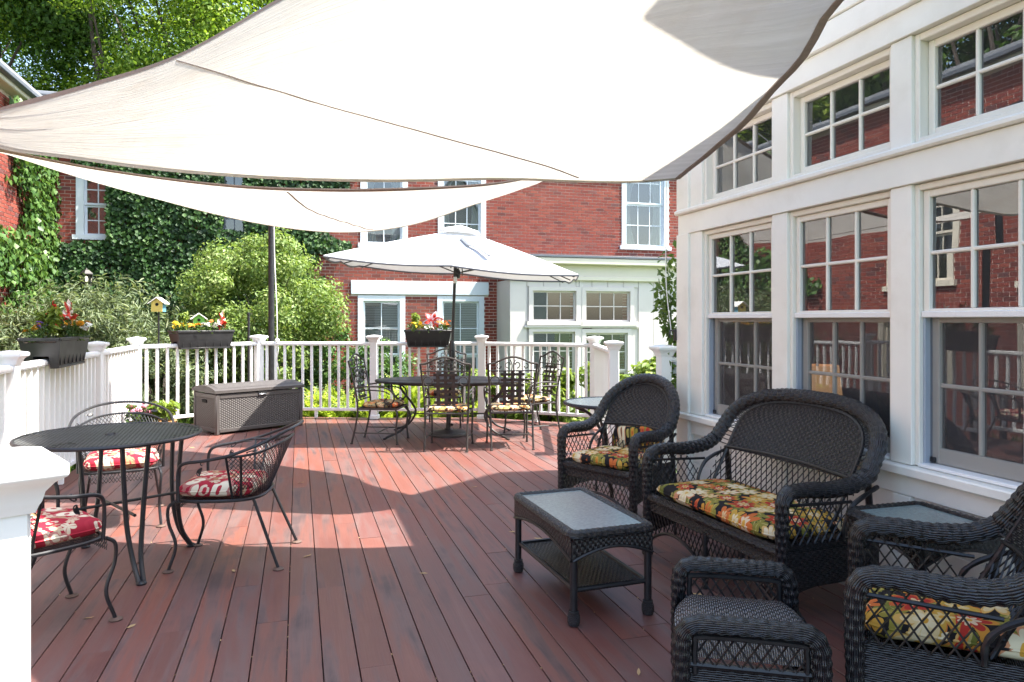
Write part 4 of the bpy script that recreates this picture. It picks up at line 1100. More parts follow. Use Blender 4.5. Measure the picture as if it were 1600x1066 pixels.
# grass blades that show through the left railing
gr = np.random.default_rng(91); n = 9000
xy = np.stack([gr.uniform(-7.5, 2.6, n), gr.uniform(9.4, 14.0, n)], 1)
keep = []
for x, y in xy:
    p_, q_ = toPQ(Vector((x, y, 0))); keep.append(q_ < -2.15 or y > 10.85 or (y > 10.2 and x > 1.2))
xy = xy[np.array(keep)]; n = len(xy); hh = gr.uniform(.15, .55, n)
dz = gr.normal(size=(n, 3)) * np.array([1, 1, 0]); 
go = link('grass', leaf_mesh('grass', np.stack([xy[:, 0], xy[:, 1], -.6 + hh * .5], 1), dz, hh, M['grass'], .07, .3, None, gr, -.93), None)
tag(go, 'tall grass and ground cover growing beyond the railing', 'grass', None, 'stuff')
n = 16000
xy = np.stack([gr.uniform(-9, 4, n), gr.uniform(2, 16, n)], 1); k = np.array([toPQ(Vector((x, y, 0)))[1] < -2.2 for x, y in xy]); xy = xy[k]; n = len(xy); hh = gr.uniform(.06, .2, n)
g2 = link('lawn_grass', leaf_mesh('lawn_grass', np.stack([xy[:, 0], xy[:, 1], -.6 + hh * .5], 1), gr.normal(size=(n, 3)) * np.array([1, 1, 0]), hh, M['grass'], .1, .3, None, gr, -.93), None)
tag(g2, 'short lawn grass along the outside of the left railing', 'grass', None, 'stuff')
# climbing plant in a pot at the sunroom corner
vb = Vector((1.52, 6.50, 0)); vn = np.random.default_rng(95)
cp = thing('potted_climber', 'leafy climbing plant growing up beside the sunroom corner post', 'plant', vb)
m = MB(); m.lathe([(.07, .96), (.09, .97), (.11, 1.16), (.12, 1.17), (.12, 1.2), (.1, 1.2), (.095, 1.17), (0, 1.165)], 16); m.build('pot', M['lintel'], cp)
m = MB(); C = []
for k in range(8):
    a = vn.uniform(0, 6.28); pts = cr([(0, 0, 1.15), (.06 * math.cos(a) - .05, .06 * math.sin(a), 1.35), (.1 * math.cos(a) - .07, .1 * math.sin(a), 1.5 + .04 * k), (.12 * math.cos(a * 1.3) - .05, .1, 1.62 + .07 * k)], 6); m.tube(pts, .004, 4)
    for p in pts[4:]:
        for _ in range(3): C.append(p + Vector(vn.normal(size=3) * .035))
for k in range(5):
    a = vn.uniform(0, 6.28); pts = cr([(0, 0, 1.18), (-.1 + .03 * k, -.06, 1.15), (-.14 + .05 * k, -.08, .95), (-.13 + .05 * k, -.08, .8)], 6); m.tube(pts, .004, 4)
    for p in pts[3:]:
        for _ in range(2): C.append(p + Vector(vn.normal(size=3) * .03))
C = np.array(C)
m.build('stems', M['stem'], cp); link('foliage', leaf_mesh('climber', C, vn.normal(size=C.shape) + np.array([0, -.8, .6]), vn.uniform(.05, .1, len(C)), M['potleaf'], .5, .2, vn.uniform(.5, 1, len(C)), vn, .1), cp, 'stuff')
# ================================================================== SHADE SAILS
def D(px, py, d): return Vector(((px - 800) / 1120 * d, d, EYE + (500 - py) / 1120 * d))
def curve_eval(pts, n):
    return resample(cr(pts, 12), 1e-9) if False else _rs(cr(pts, 12), n)
def _rs(path, n):
    d = [0]
    for a, b in zip(path, path[1:]): d.append(d[-1] + (b - a).length)
    out = []; j = 0
    for i in range(n):
        t = d[-1] * i / (n - 1)
        while j < len(path) - 2 and d[j + 1] < t: j += 1
        out.append(path[j].lerp(path[j + 1], min(1, max(0, (t - d[j]) / max(1e-9, d[j + 1] - d[j])))))
    return out
def sail(label, far, near, right, belly, wr, seam=None, hems=(1, 1, 1)):
    """cloth between a far edge and a near edge that share the left corner; right = edge from far end to near end"""
    nu, nv = 90, 44
    F = _rs(cr(far, 12), nu + 1); Nn = _rs(cr(near, 12), nu + 1); Rt = _rs(cr(right, 12), nv + 1)
    t = thing('shade_sail', label, 'shade sail', (0, 0, 0))
    def P(i, j):
        u = i / nu; v = j / nv
        p = F[i].lerp(Nn[i], v)
        base1 = F[nu].lerp(Nn[nu], v)
        p = p + (Rt[j] - base1) * u ** 3
        w = math.sin(PI * v) * math.sin(PI * min(1, u * 1.0)) 
        p = p + Vector((0, 0, -belly * w))
        p.z += .016 * math.sin(v * 46 + 3 * u) * math.exp(-u * 7) * math.sin(PI * v) + .014 * math.sin(v * 55) * math.exp(-(1 - u) * 8) * math.sin(PI * v) * (1 - v)
        k = wr * (math.sin(PI * v) ** .5) * (1 if u > .02 else 0)
        p.z += k * (.5 * math.sin(v * 23 + u * 4 + 1.5 * math.sin(u * 7)) * (1 - u) ** 2 + .6 * mnoise.noise(Vector((u * 5, v * 9, 2.0))) + .5 * mnoise.noise(Vector((u * 14, v * 5, 8.0))) * u)
        return p
    G = [[P(i, j) for j in range(nv + 1)] for i in range(nu + 1)]
    m = MB()
    vs_ = [G[i][j] for i in range(nu + 1) for j in range(nv + 1)]
    uv = [(i / nu, j / nv) for i in range(nu + 1) for j in range(nv + 1)]
    fs = [(i * (nv + 1) + j, (i + 1) * (nv + 1) + j, (i + 1) * (nv + 1) + j + 1, i * (nv + 1) + j + 1) for i in range(nu) for j in range(nv)]
    m.add(vs_, fs, uv); cl = m.build('cloth', M['sail'], t, True, angle=180)
    def hem(e, inner, w, hm='hem'):
        h = MB(); vs_ = []; 
        for a, b in zip(e, inner):
            d = (b - a).normalized() if (b - a).length > 1e-6 else Vector((0, 0, 0))
            vs_ += [a - d * .012 + Vector((0, 0, -.005)), a + d * w + Vector((0, 0, -.007)), a + d * w + Vector((0, 0, .005)), a - d * .012 + Vector((0, 0, .004))]
        fs = []
        for k in range(len(e) - 1):
            o = k * 4
            for q_ in range(4): fs.append((o + q_, o + (q_ + 1) % 4, o + 4 + (q_ + 1) % 4, o + 4 + q_))
        h.add(vs_, fs); h.build('hem', M[hm], t, True, angle=50)
    if hems[0]: hem([G[i][0] for i in range(3, nu + 1)], [G[i][2] for i in range(3, nu + 1)], .012, 'sail')
    if hems[1]: hem([G[i][nv] for i in range(3, nu + 1)], [G[i][nv - 2] for i in range(3, nu + 1)], .040)
    if hems[2]: hem(G[nu], G[nu - 2], .026)
    if seam:
        # sewn seam across the cloth from the near edge to the far edge
        way, sw = seam
        flat_ = np.array([[*p] for r_ in G for p in r_]); pts = []
        vx = 800 + 1120 * flat_[:, 0] / flat_[:, 1]; vy = 500 - 1120 * (flat_[:, 2] - EYE) / flat_[:, 1]
        wp_ = _rs(cr([Vector((a, b, 0)) for a, b in way], 8), 61)
        for T_ in wp_:
            dd = np.hypot(vx - T_.x, vy - T_.y); ix = np.argsort(dd)[:5]; w = 1 / (dd[ix] + .6)
            q3 = (flat_[ix] * w[:, None]).sum(0) / w.sum(); pts.append(Vector(q3) + Vector((0, 0, -.005)))
        for _ in range(7): pts = [pts[0]] + [(pts[k - 1] + pts[k] * 2 + pts[k + 1]) / 4 for k in range(1, 60)] + [pts[60]]
        pts = [p + Vector((0, 0, -.004)) for p in pts]
        sm = MB(); sm.tube(pts, sw, 5, flat=(1, .4), up=(0, 0, 1)); sm.build('seam', M['hem'], t)
    rg = MB()
    c0 = G[0][0]; rg.tube([c0 + Vector((.02 * math.cos(a), 0, .02 * math.sin(a))) for a in np.linspace(0, 6.28, 13)], .004, 5); rg.build('corner_ring', M['metal'], t)
    return t
LC = D(-60, 196, 6.35); LC2 = D(-60, 218, 6.4)
FC = Vector((1.28, 5.66, 3.16)); FC1 = D(1060, 279, 4.62); NC = Vector((2.75, .85, 3.45))
sail('large off white shade sail with brown hem stretched overhead', 
     [LC, D(0, 229, 5.9), D(120, 247, 5.45), D(250, 264, 5.05), D(420, 277, 4.75), D(600, 282, 4.6), D(780, 279, 4.55), D(900, 283, 4.52), D(985, 284, 4.55), FC1],
     [LC, D(0, 171, 6.0), D(140, 132, 5.35), D(275, 88, 4.8), D(440, -3, 4.15), Vector((-.2, 3.15, 3.32)), Vector((1.1, 2.1, 3.38)), NC],
     [FC1, D(1130, 222, 4.02), D(1200, 152, 3.62), D(1262, 78, 3.28), D(1325, -6, 2.98), Vector((1.66, 2.3, 3.0)), Vector((2.05, 1.7, 3.15)), NC], -.03, .035,
     seam=([(277, 92), (400, 130), (520, 166), (700, 214), (850, 256), (905, 276)], .008))
PT = Vector((-3.70, 11.02, 3.25))
sail('smaller off white shade sail hanging lower, tied towards the black pole',
     [LC2, D(60, 252, 6.5), D(200, 297, 7.2), D(330, 333, 7.9), D(440, 355, 8.0), D(540, 363, 7.75), D(640, 352, 7.25), D(740, 320, 6.9), D(838, 284, 6.6), D(905, 238, 6.25), FC + Vector((.03, .03, -.12))],
     [LC2, D(0, 233, 6.1), D(150, 263, 5.85), D(340, 288, 5.7), D(500, 296, 5.62), D(650, 294, 5.48), D(790, 284, 5.36), D(900, 255, 5.35), FC + Vector((.0, .0, -.10))],
     [FC + Vector((.03, .03, -.12)), FC + Vector((.015, .015, -.11)), FC + Vector((0, 0, -.10))], .05, .025,
     seam=([(450, 298), (485, 327), (530, 343), (582, 359)], .009), hems=(1, 1, 0))
pole = thing('sail_pole', 'tall black steel pole holding the smaller sail, behind the back railing', 'pole', (-3.70, 11.02, -.6))
m = MB(); m.tube([(0, 0, 0), (0, 0, 3.8)], .046, 14); m.build('post', M['black'], pole)
m = MB(); m.box((0, 0, .01), (.25, .25, .02), .004); m.build('base_plate', M['black'], pole)
m = MB(); m.tube(cr([(.05, -.03, 3.7), (.09, -.12, 3.0), (.2, -.35, 2.2), (.235, -.44, 1.74)], 8), .006, 6); m.tube(cr([(.235, -.44, 1.74), (.26, -.47, 1.6), (.235, -.45, 1.45), (.28, -.45, 1.25)], 6), .006, 6); m.build('rope', M['rope'], pole)
m = MB(); m.lathe([(.0, -.03), (.03, -.02), (.032, .02), (0, .035)], 8, (.235, -.44, 1.745)); m.build('knot', M['rope'], pole)
m = MB(); m.tube(cr([(0, 0, 3.75), (.05, -.2, 3.72)], 4), .008, 6); m.build('hook', M['metal'], pole)
cd_ = thing('tie_line', 'white cord from the big sail corner up to the sunroom eave', 'cord', FC1)
m = MB(); m.tube([(0, 0, 0), (.13, .5, .40), (FC.x - FC1.x, FC.y - FC1.y, FC.z - FC1.z + .1)], .005, 5); m.build('cord', M['rope'], cd_)
p2 = thing('sail_pole', 'slim dark stake standing in the shrubs left of the tall sail pole', 'pole', (-4.15, 11.3, -.6))
m = MB(); m.tube([(0, 0, 0), (0, 0, 2.15)], .02, 8); m.lathe([(.026, 2.13), (.026, 2.16), (0, 2.17)], 8); m.build('stake', M['black'], p2)
p3 = thing('sail_pole', 'pole outside the left railing that carries the left corners of both sails', 'pole', (LC.x - .12, LC.y, -.6))
m = MB(); m.tube([(0, 0, 0), (0, 0, 4.1)], .046, 12); m.build('post', M['black'], p3)

# ================================================================== UMBRELLA
um = thing('patio_umbrella', 'white rectangular patio umbrella with dark crank pole over the oval table', 'umbrella', (-.805, 9.02, 0))
m = MB(); m.lathe([(.235, 0), (.238, .02), (.225, .045), (.12, .06), (.05, .075), (.04, .09)], 28); m.build('base', M['iron'], um)
m = MB(); m.tube([(0, 0, .07), (.02, 0, .42)], .03, 12); m.build('base_tube', M['iron'], um)
m = MB(); m.lathe([(0, 0), (.02, .0), (.02, .03), (0, .035)], 8, (.05, -.03, .12)); m.build('knob', M['black'], um)
topv = Vector((.105, 0, 2.55))
m = MB(); m.tube([(.01, 0, .3), topv * .42 + Vector((.01, 0, 0))], .021, 12); m.tube([topv * .42 + Vector((.01, 0, 0)), topv], .019, 12); m.build('pole', M['black'], um)
m = MB(); m.lathe([(.022, -.12), (.035, -.10), (.04, 0), (.035, .09), (.024, .13)], 12, (.05, 0, 1.06)); m.tube([(.05, -.04, 1.05), (.05, -.1, 1.05), (.05, -.1, .98)], .008, 6); m.build('crank', M['black'], um)
m = MB(); m.lathe([(.024, -.04), (.026, 0), (.024, .04)], 12, (.088, 0, 1.95)); m.build('tilt_joint', M['metal'], um)
HX, HY = 1.45, .95
tilt = Matrix.Rotation(R(4.3), 3, 'Y') @ Matrix.Rotation(R(1.0), 3, 'X')
ring = [(-HX, -HY), (0, -HY * 1.02), (HX, -HY), (HX * 1.02, 0), (HX, HY), (0, HY * 1.02), (-HX, HY), (-HX * 1.02, 0)]
def cpt(x, y, zz): return tilt @ Vector((x, y, zz)) + Vector((.115, .05, 2.09))
m = MB()
APX = .50
for k in range(8):
    a, b = ring[k], ring[(k + 1) % 8]; n = 8
    vs_ = []; 
    for i in range(n + 1):
        r = .09 + .91 * i / n
        for j in range(n + 1):
            s_ = j / n; x = (a[0] * (1 - s_) + b[0] * s_) * r; y = (a[1] * (1 - s_) + b[1] * s_) * r
            z = APX * (1 - r) + .015 * math.sin(PI * r) - .035 * math.sin(PI * s_) * r
            vs_.append(cpt(x, y, z))
    m.add(vs_, [(i * (n + 1) + j, (i + 1) * (n + 1) + j, (i + 1) * (n + 1) + j + 1, i * (n + 1) + j + 1) for i in range(n) for j in range(n)])
can = m.build('canopy', M['umb'], um, True, angle=12)
m = MB()
for k in range(8):
    a, b = ring[k], ring[(k + 1) % 8]; n = 8
    path = []
    for j in range(n + 1):
        s_ = j / n; path.append(cpt(a[0] * (1 - s_) + b[0] * s_, a[1] * (1 - s_) + b[1] * s_, -.035 * math.sin(PI * s_) - .012))
    m.tube(path, .011, 5, flat=(.5, 1), up=(0, 0, 1))
m.build('binding', M['flash'], can)
m = MB()
for k in range(8):
    a, b = ring[k], ring[(k + 1) % 8]
    m.add([cpt(0, 0, APX + .06), cpt(a[0] * .17, a[1] * .2, APX - .02), cpt((a[0] + b[0]) * .085, (a[1] + b[1]) * .1, APX - .045), cpt(b[0] * .17, b[1] * .2, APX - .02)], [(0, 1, 2), (0, 2, 3)])
m.build('vent_cap', M['umb'], um, smooth=False)
for k in range(8):
    x, y = ring[k]; rb_ = MB(); rb_.tube([cpt(x * .05, y * .05, APX - .05), cpt(x * .97, y * .97, -.03)], .008, 6)
    st = rb_.build('rib', M['black'], um)
    s_ = MB(); s_.tube([cpt(x * .52, y * .52, APX * .47 - .05), cpt(0, 0, -.05)], .006, 6); s_.build('strut', M['black'], st)
m = MB(); m.lathe([(.03, -.06), (.04, -.03), (.04, .03), (.02, .06)], 12, tuple(cpt(0, 0, -.05))); m.build('runner', M['black'], um)
m = MB(); m.tube([cpt(.04, -.30, APX * .68 + .035), cpt(.15, -.48, APX * .50 + .03), cpt(.26, -.56, APX * .42 + .035), cpt(.42, -.76, APX * .21 + .04)], .03, 5, flat=(1, .3), up=(0, 0, 1)); m.build('tie_strap', M['flash'], um)

# ================================================================== STORAGE BOX
bx = thing('storage_box', 'brown resin wicker deck storage box with rounded lid by the back railing', 'storage box', (-3.70, 8.96, 0), math.atan2(.735, .68))
BL, BD, BH = 1.22, .66, .53    # x along the front from the near left corner, y to the back
def wpanel(name, p0, ux, w, h, nrm, parent):
    m = MB(); p0 = Vector(p0); ux = Vector(ux); n_ = Vector(nrm)
    vs_ = [p0, p0 + ux * w, p0 + ux * w + Vector((0, 0, h)), p0 + Vector((0, 0, h))]
    m.add(vs_ + [v - n_ * .02 for v in vs_], [(0, 1, 2, 3), (5, 4, 7, 6), (4, 0, 3, 7), (1, 5, 6, 2), (3, 2, 6, 7), (4, 5, 1, 0)], [(0, 0), (w, 0), (w, h), (0, h)] * 2)
    return m.build(name, M['boxweave'], parent, smooth=False)
wpanel('front_panel', (.05, .012, .055), (1, 0, 0), BL - .1, BH - .10, (0, -1, 0), bx)
wpanel('end_panel', (.012, BD - .05, .055), (0, -1, 0), BD - .1, BH - .10, (-1, 0, 0), bx)
wpanel('end_panel', (BL - .012, .05, .055), (0, 1, 0), BD - .1, BH - .10, (1, 0, 0), bx)
wpanel('back_panel', (BL - .05, BD - .012, .055), (-1, 0, 0), BL - .1, BH - .10, (0, 1, 0), bx)
for sx, sy in ((0, 0), (BL - .055, 0), (0, BD - .055), (BL - .055, BD - .055)):
    m = MB(); m.b2((sx, sy, 0), (sx + .055, sy + .055, BH - .01), .012); m.build('corner_post', M['boxframe'], bx)
for lo_, hi_ in (((.052, .004, .03), (BL - .052, .03, .075)), ((.052, .004, BH - .075), (BL - .052, .03, BH - .02)), ((.004, .052, .03), (.03, BD - .052, .075)), ((.004, .052, BH - .075), (.03, BD - .052, BH - .02))):
    m = MB(); m.b2(lo_, hi_, .004); m.build('frame_rail', M['boxframe'], bx)
m = MB(); nn = 12
prof = [(-.012, BH - .005), (-.012, BH + .03)] + [(BD * k / nn, BH + .03 + .055 * math.sin(PI * k / nn) ** .8) for k in range(1, nn)] + [(BD + .012, BH + .03), (BD + .012, BH - .005)]
n_ = len(prof); m.add([(-.014, y, z) for y, z in prof] + [(BL + .014, y, z) for y, z in prof], [tuple(range(n_)), tuple(range(n_, 2 * n_))[::-1]] + [(i, n_ + i, n_ + (i + 1) % n_, (i + 1) % n_) for i in range(n_)])
lid = m.build('lid', M['boxframe'], bx, True, angle=40)
m = MB(); m.grid(lambda a, b: (.05 + (BL - .1) * a, .06 + (BD - .12) * b, BH + .033 + .055 * math.sin(PI * (.06 + (BD - .12) * b) / BD) ** .8), 4, 12, uvm=lambda a, b: (a * BL, b * BD)); m.build('lid_weave', M['boxweave'], lid)
m = MB(); m.b2((BL * .46, -.006, BH - .055), (BL * .46 + .12, .006, BH - .012), .004); m.build('latch', M['dark'], bx)
m = MB(); m.b2((BL * .46 + .005, -.012, BH - .062), (BL * .46 + .115, .004, BH - .045), .003); m.build('latch_tab', M['metal'], bx)
m = MB(); m.b2((-.002, BD * .42, BH - .14), (.014, BD * .62, BH - .10), .006); m.build('handle_slot', M['dark'], bx)

# ================================================================== FLOWER BOXES
def planter(label, c, rz, Lh=.38):
    t = thing('flower_box', label, 'planter', c, rz)
    def ring_(x, y, z): return [(-x, -y, z), (x, -y, z), (x, y, z), (-x, y, z)]
    m = MB()
    # saddle box: full section above the rail, two legs below it
    prof = [(-.145, .155), (-.15, .15), (-.138, .04), (-.13, -.0), (-.118, -.09), (-.112, -.10), (-.062, -.10), (-.056, -.0), (.056, -.0), (.062, -.10), (.112, -.10), (.118, -.09), (.13, 0), (.138, .04), (.15, .15), (.145, .155), (.125, .15), (.115, .11), (-.115, .11), (-.125, .15)]
    n_ = len(prof); vs_ = []
    for sx in (-1, 1):
        for y, z in prof: vs_.append((sx * (Lh - .05 + .05 * (z + .1) / .25), y, z))
    m.add(vs_, [tuple(range(n_)), tuple(range(n_, 2 * n_))[::-1]] + [(i, n_ + i, n_ + (i + 1) % n_, (i + 1) % n_) for i in range(n_)])
    body = m.build('body', M['plastic'], t, True, angle=25)
    m = MB()
    for sy in (-1, 1): m.b2((-Lh - .004, sy * .15 - .008, .125), (Lh + .004, sy * .15 + .008, .152), .004)
    for sx in (-1, 1): m.b2((sx * Lh - .006, -.142, .125), (sx * Lh + .006, .142, .152), .003)
    m.build('rim', M['plastic'], t)
    m = MB()
    for k in range(7):
        x = -Lh * .8 + Lh * 1.6 * k / 6
        m.b2((x - .004, -.131, -.07), (x + .004, -.118, .09), .001)
    m.b2((-Lh + .05, -.127, -.098), (Lh - .05, -.110, -.078), .002)
    m.build('relief', M['plastic'], t)
    m = MB(); m.b2((-Lh + .02, -.12, .09), (Lh - .02, .12, .118), .01); m.build('soil', M['soil'], t)
    return t
def pompom(r, seed, mt, flat=.55, np_=22, name='flower_head'):
    rn = np.random.default_rng(seed); m = MB()
    for k in range(np_):
        a = 2.4 * k; e = (k / np_) ; rad = r * (.25 + .75 * e); z = r * flat * (1 - e)
        d = Vector((math.cos(a), math.sin(a), 0)); s_ = Vector((-d.y, d.x, 0))
        w = r * .42
        p0 = d * rad * .25 + Vector((0, 0, z * .7)); p1 = d * rad * .75 + s_ * w * .6 + Vector((0, 0, z * .9 + r * .06)); p2 = d * rad * 1.08 + Vector((0, 0, z * .6 - r * .03)); p3 = d * rad * .75 - s_ * w * .6 + Vector((0, 0, z * .9 + r * .06))
        m.add([p0, p1, p2, p3], [(0, 1, 2, 3)])
    return m.mesh(name, mt, True, 60)
FH = {k: [pompom(r, i, M[k], f) for i in range(2)] for k, r, f in (('marigold', .034, .6), ('yellow', .03, .5), ('whitep', .036, .35), ('redp', .036, .4), ('purple', .03, .3), ('pink', .045, .8), ('orange', .034, .55))}
def flowers(name, label, cat, base, pts, kind, hgt, spread, nleaf=70, leaf=.045, seed=1, asp=.45, group=None, lm='potleaf', tilt=None):
    """one bedding plant: stems, leaves and each flower head of its own"""
    rn = np.random.default_rng(seed)
    t = thing(name, label, cat, base, rn.uniform(0, 6), group)
    m = MB(); C = []
    for i in range(pts + 5):
        a = rn.uniform(0, 6.28); r = spread * math.sqrt(rn.random()); h = hgt * rn.uniform(.6, 1.1)
        tip = Vector((math.cos(a) * r, math.sin(a) * r, h)); path = cr([(0, 0, -.02), tip * .5 + Vector((0, 0, h * .1)), tip], 4)
        m.tube(path, .0025, 4)
        if i < pts:
            f = link('flower_head', FH[kind][i % 2], t); f.location = tip; f.rotation_euler = (rn.normal() * .45 - (.5 if tilt is None else tilt), rn.normal() * .4, a); s_ = rn.uniform(.8, 1.25); f.scale = (s_, s_, s_)
        C += [path[k] + Vector(rn.normal(size=3) * .02) for k in range(2, len(path))]
    m.build('stems', M['stem'], t)
    rr = rn.random(nleaf) ** .5 * spread * 1.15; aa = rn.uniform(0, 6.28, nleaf)
    c = np.stack([np.cos(aa) * rr, np.sin(aa) * rr, rn.uniform(.0, .8, nleaf) * hgt], 1)
    c = np.concatenate([c, np.array(C)]); n = len(c)
    link('leaves', leaf_mesh('leaves', c, rn.normal(size=(n, 3)) + np.array([0, 0, .9]), rn.uniform(.7, 1.3, n) * leaf, M[lm], asp, .2, None, rn, .1), t, 'stuff')
    return t
def pinwheel(label, base, h, c1, c2, r, rz, seed=0):
    t = thing('pinwheel', label, 'pinwheel', base, rz)
    m = MB(); m.tube([(0, 0, -.05), (0, 0, h)], .004, 6); m.build('stick', M['plastic'], t)
    for k in range(6):
        a = k * PI / 3 + .2
        ex = Vector((math.cos(a), 0, math.sin(a))); ey = Vector((-math.sin(a), 0, math.cos(a))); o = Vector((0, -.02, h))
        out = []
        for i in range(9):
            u = i / 8; w = .28 * r * math.sin(PI * u ** .8); out.append((u, w))
        m = MB(); n = len(out)
        vs_ = [o + ex * (r * u) + ey * w + Vector((0, -.03 * math.sin(PI * u), 0)) for u, w in out] + [o + ex * (r * u) - ey * w + Vector((0, .02 * math.sin(PI * u), 0)) for u, w in out]
        m.add(vs_, [(i, i + 1, n + i + 1, n + i) for i in range(n - 1)])
        pe = m.build('blade', c1 if k % 2 == 0 else c2, t)
        m = MB(); m.add([o + ex * (r * (.25 + .6 * u)) + ey * w * .5 + Vector((0, -.036 * math.sin(PI * u) - .004, 0)) for u, w in out] + [o + ex * (r * (.25 + .6 * u)) - ey * w * .5 + Vector((0, -.02 * math.sin(PI * u) - .008, 0)) for u, w in out], [(i, i + 1, n + i + 1, n + i) for i in range(n - 1)])
        m.build('stripe', c2 if k % 2 == 0 else c1, pe)
    m = MB(); m.lathe([(0, 0), (.014, .0), (.014, .012), (0, .015)], 10); m.v = [(x, -.03 - z, y + h) for x, y, z in m.v]; m.build('hub', M['redp'], t)
def leafy(label, base, h, seed, n=90, leaf=.09, w=.09):
    rn = np.random.default_rng(seed); t = thing('leafy_plant', label, 'plant', base)
    m = MB(); C = []; Nn = []
    for k in range(7):
        a = rn.uniform(0, 6.28); r = w * rn.uniform(.3, 1.0); tip = Vector((math.cos(a) * r, math.sin(a) * r, h * rn.uniform(.75, 1.05))); path = cr([(0, 0, 0), tip * .5 + Vector((0, 0, .02)), tip], 6); m.tube(path, .004, 5)
        for p in path[3:]:
            for _ in range(int(n / 70) + 1):
                b = rn.uniform(0, 6.28); C.append(p + Vector((math.cos(b), math.sin(b), .3)) * leaf * .4); Nn.append((math.cos(b) * .7, math.sin(b) * .7, .8))
    m.build('stems', M['stem'], t); C = np.array(C)
    link('leaves', leaf_mesh('leaves', C, np.array(Nn) + rn.normal(size=C.shape) * .3, rn.uniform(.7, 1.2, len(C)) * leaf, M['shrub'], .32, .25, rn.uniform(.1, .75, len(C)), rn, -.45), t, 'stuff')
ZP = 1.152
pA = PQ(7.05, -2.0, ZP); dA = PQ(1, 0)
planter('black flower box straddling the left railing, nearest of the three', pA, math.atan2(dA.y, dA.x), .42)
def onA(s_, w=0, z=.115): return tuple(pA + PQ(1, 0) * s_ + PQ(0, 1) * w + Vector((0, 0, z)))
leafy('tall leafy green plant in the middle of the nearest flower box', onA(-.12, -.02), .28, 1, 130, .10, .08)
flowers('marigold', 'orange marigold at the near left end of the nearest flower box', 'flower', onA(-.36, -.06), 5, 'marigold', .14, .06, 30, .035, 2)
flowers('marigold', 'orange marigolds facing the deck in the middle of the nearest flower box', 'flower', onA(.05, .10), 7, 'marigold', .19, .08, 40, .04, 3)
flowers('marigold', 'orange marigolds at the far end of the nearest flower box', 'flower', onA(.33, .08), 9, 'marigold', .15, .09, 40, .04, 4)
flowers('petunia', 'white petunias spilling over the front of the nearest flower box', 'flower', onA(.16, .11), 16, 'whitep', .16, .11, 40, .04, 5)
flowers('petunia', 'red petunias behind the white ones in the nearest flower box', 'flower', onA(.24, -.02), 12, 'redp', .21, .10, 40, .04, 6)
flowers('pansy', 'violet pansy beside the leafy plant in the nearest flower box', 'flower', onA(-.27, -.03), 5, 'purple', .15, .05, 20, .04, 7)
flowers('red_flower', 'single tall red bloom above the nearest flower box', 'flower', onA(.12, -.06), 3, 'redp', .33, .035, 8, .04, 8)
pinwheel('red and white striped pinwheel seen edge on in the nearest flower box', onA(.30, -.02, .06), .30, M['redp'], M['whitep'], .14, R(112))
dB = (P_['b1'] - P_['l3']).normalized(); pB = P_['l3'].lerp(P_['b1'], .50) + Vector((0, 0, ZP))
planter('black flower box on the railing above the brown storage box', pB, math.atan2(dB.y, dB.x), .40)
def onB(s_, w=0, z=.115): return tuple(pB + dB * s_ + Vector((dB.y, -dB.x, 0)) * w + Vector((0, 0, z)))
flowers('marigold', 'yellow marigolds at the left end of the flower box above the storage box', 'flower', onB(-.32, .05), 9, 'yellow', .14, .09, 60, .04, 12)
flowers('marigold', 'yellow orange marigolds left of the green birdhouse base', 'flower', onB(-.12, .08), 11, 'marigold', .12, .10, 60, .04, 13)
leafy('upright pale green plant at the left of the flower box above the storage box', onB(-.24, -.05), .26, 14, 80, .07, .05)
flowers('petunia', 'white and pale petunias in the middle of the flower box above the storage box', 'flower', onB(.07, .07), 12, 'whitep', .12, .10, 50, .04, 15)
flowers('petunia', 'red flowers at the right end of the flower box above the storage box', 'flower', onB(.27, .02), 7, 'redp', .15, .10, 70, .04, 16)
flowers('marigold', 'orange marigolds at the right of the flower box above the storage box', 'flower', onB(.20, -.04), 4, 'orange', .15, .08, 50, .04, 17)
pinwheel('red and white pinwheel leaning out of the flower box above the storage box', onB(.26, .0, .06), .22, M['redp'], M['whitep'], .17, R(98))
pC = P_['b2'].lerp(P_['b3'], .51) + Vector((0, 0, ZP)); 
planter('black flower box on the back railing left of the umbrella pole', pC, 0, .34)
def onC(s_, w=0, z=.115): return tuple(pC + Vector((s_, w, z)))
leafy('upright lime leafy plant in the flower box left of the umbrella pole', onC(-.20, .02), .27, 24, 90, .08, .06)
flowers('marigold', 'yellow marigolds at the left of the flower box by the umbrella pole', 'flower', onC(-.20, -.07), 13, 'yellow', .14, .12, 70, .04, 22)
flowers('petunia', 'white petunias under the pinwheel by the umbrella pole', 'flower', onC(.0, -.07), 11, 'whitep', .11, .09, 60, .04, 23)
flowers('marigold', 'orange marigolds at the right of the flower box by the umbrella pole', 'flower', onC(.22, -.06), 15, 'orange', .15, .11, 70, .04, 25)
pinwheel('red, white and blue flower pinwheel in the flower box left of the umbrella pole', onC(.06, -.02, .06), .22, M['redp'], cloth2('pale_foil', (.72, .66, .78), (.5, .4, .6), .3), .16, R(4))
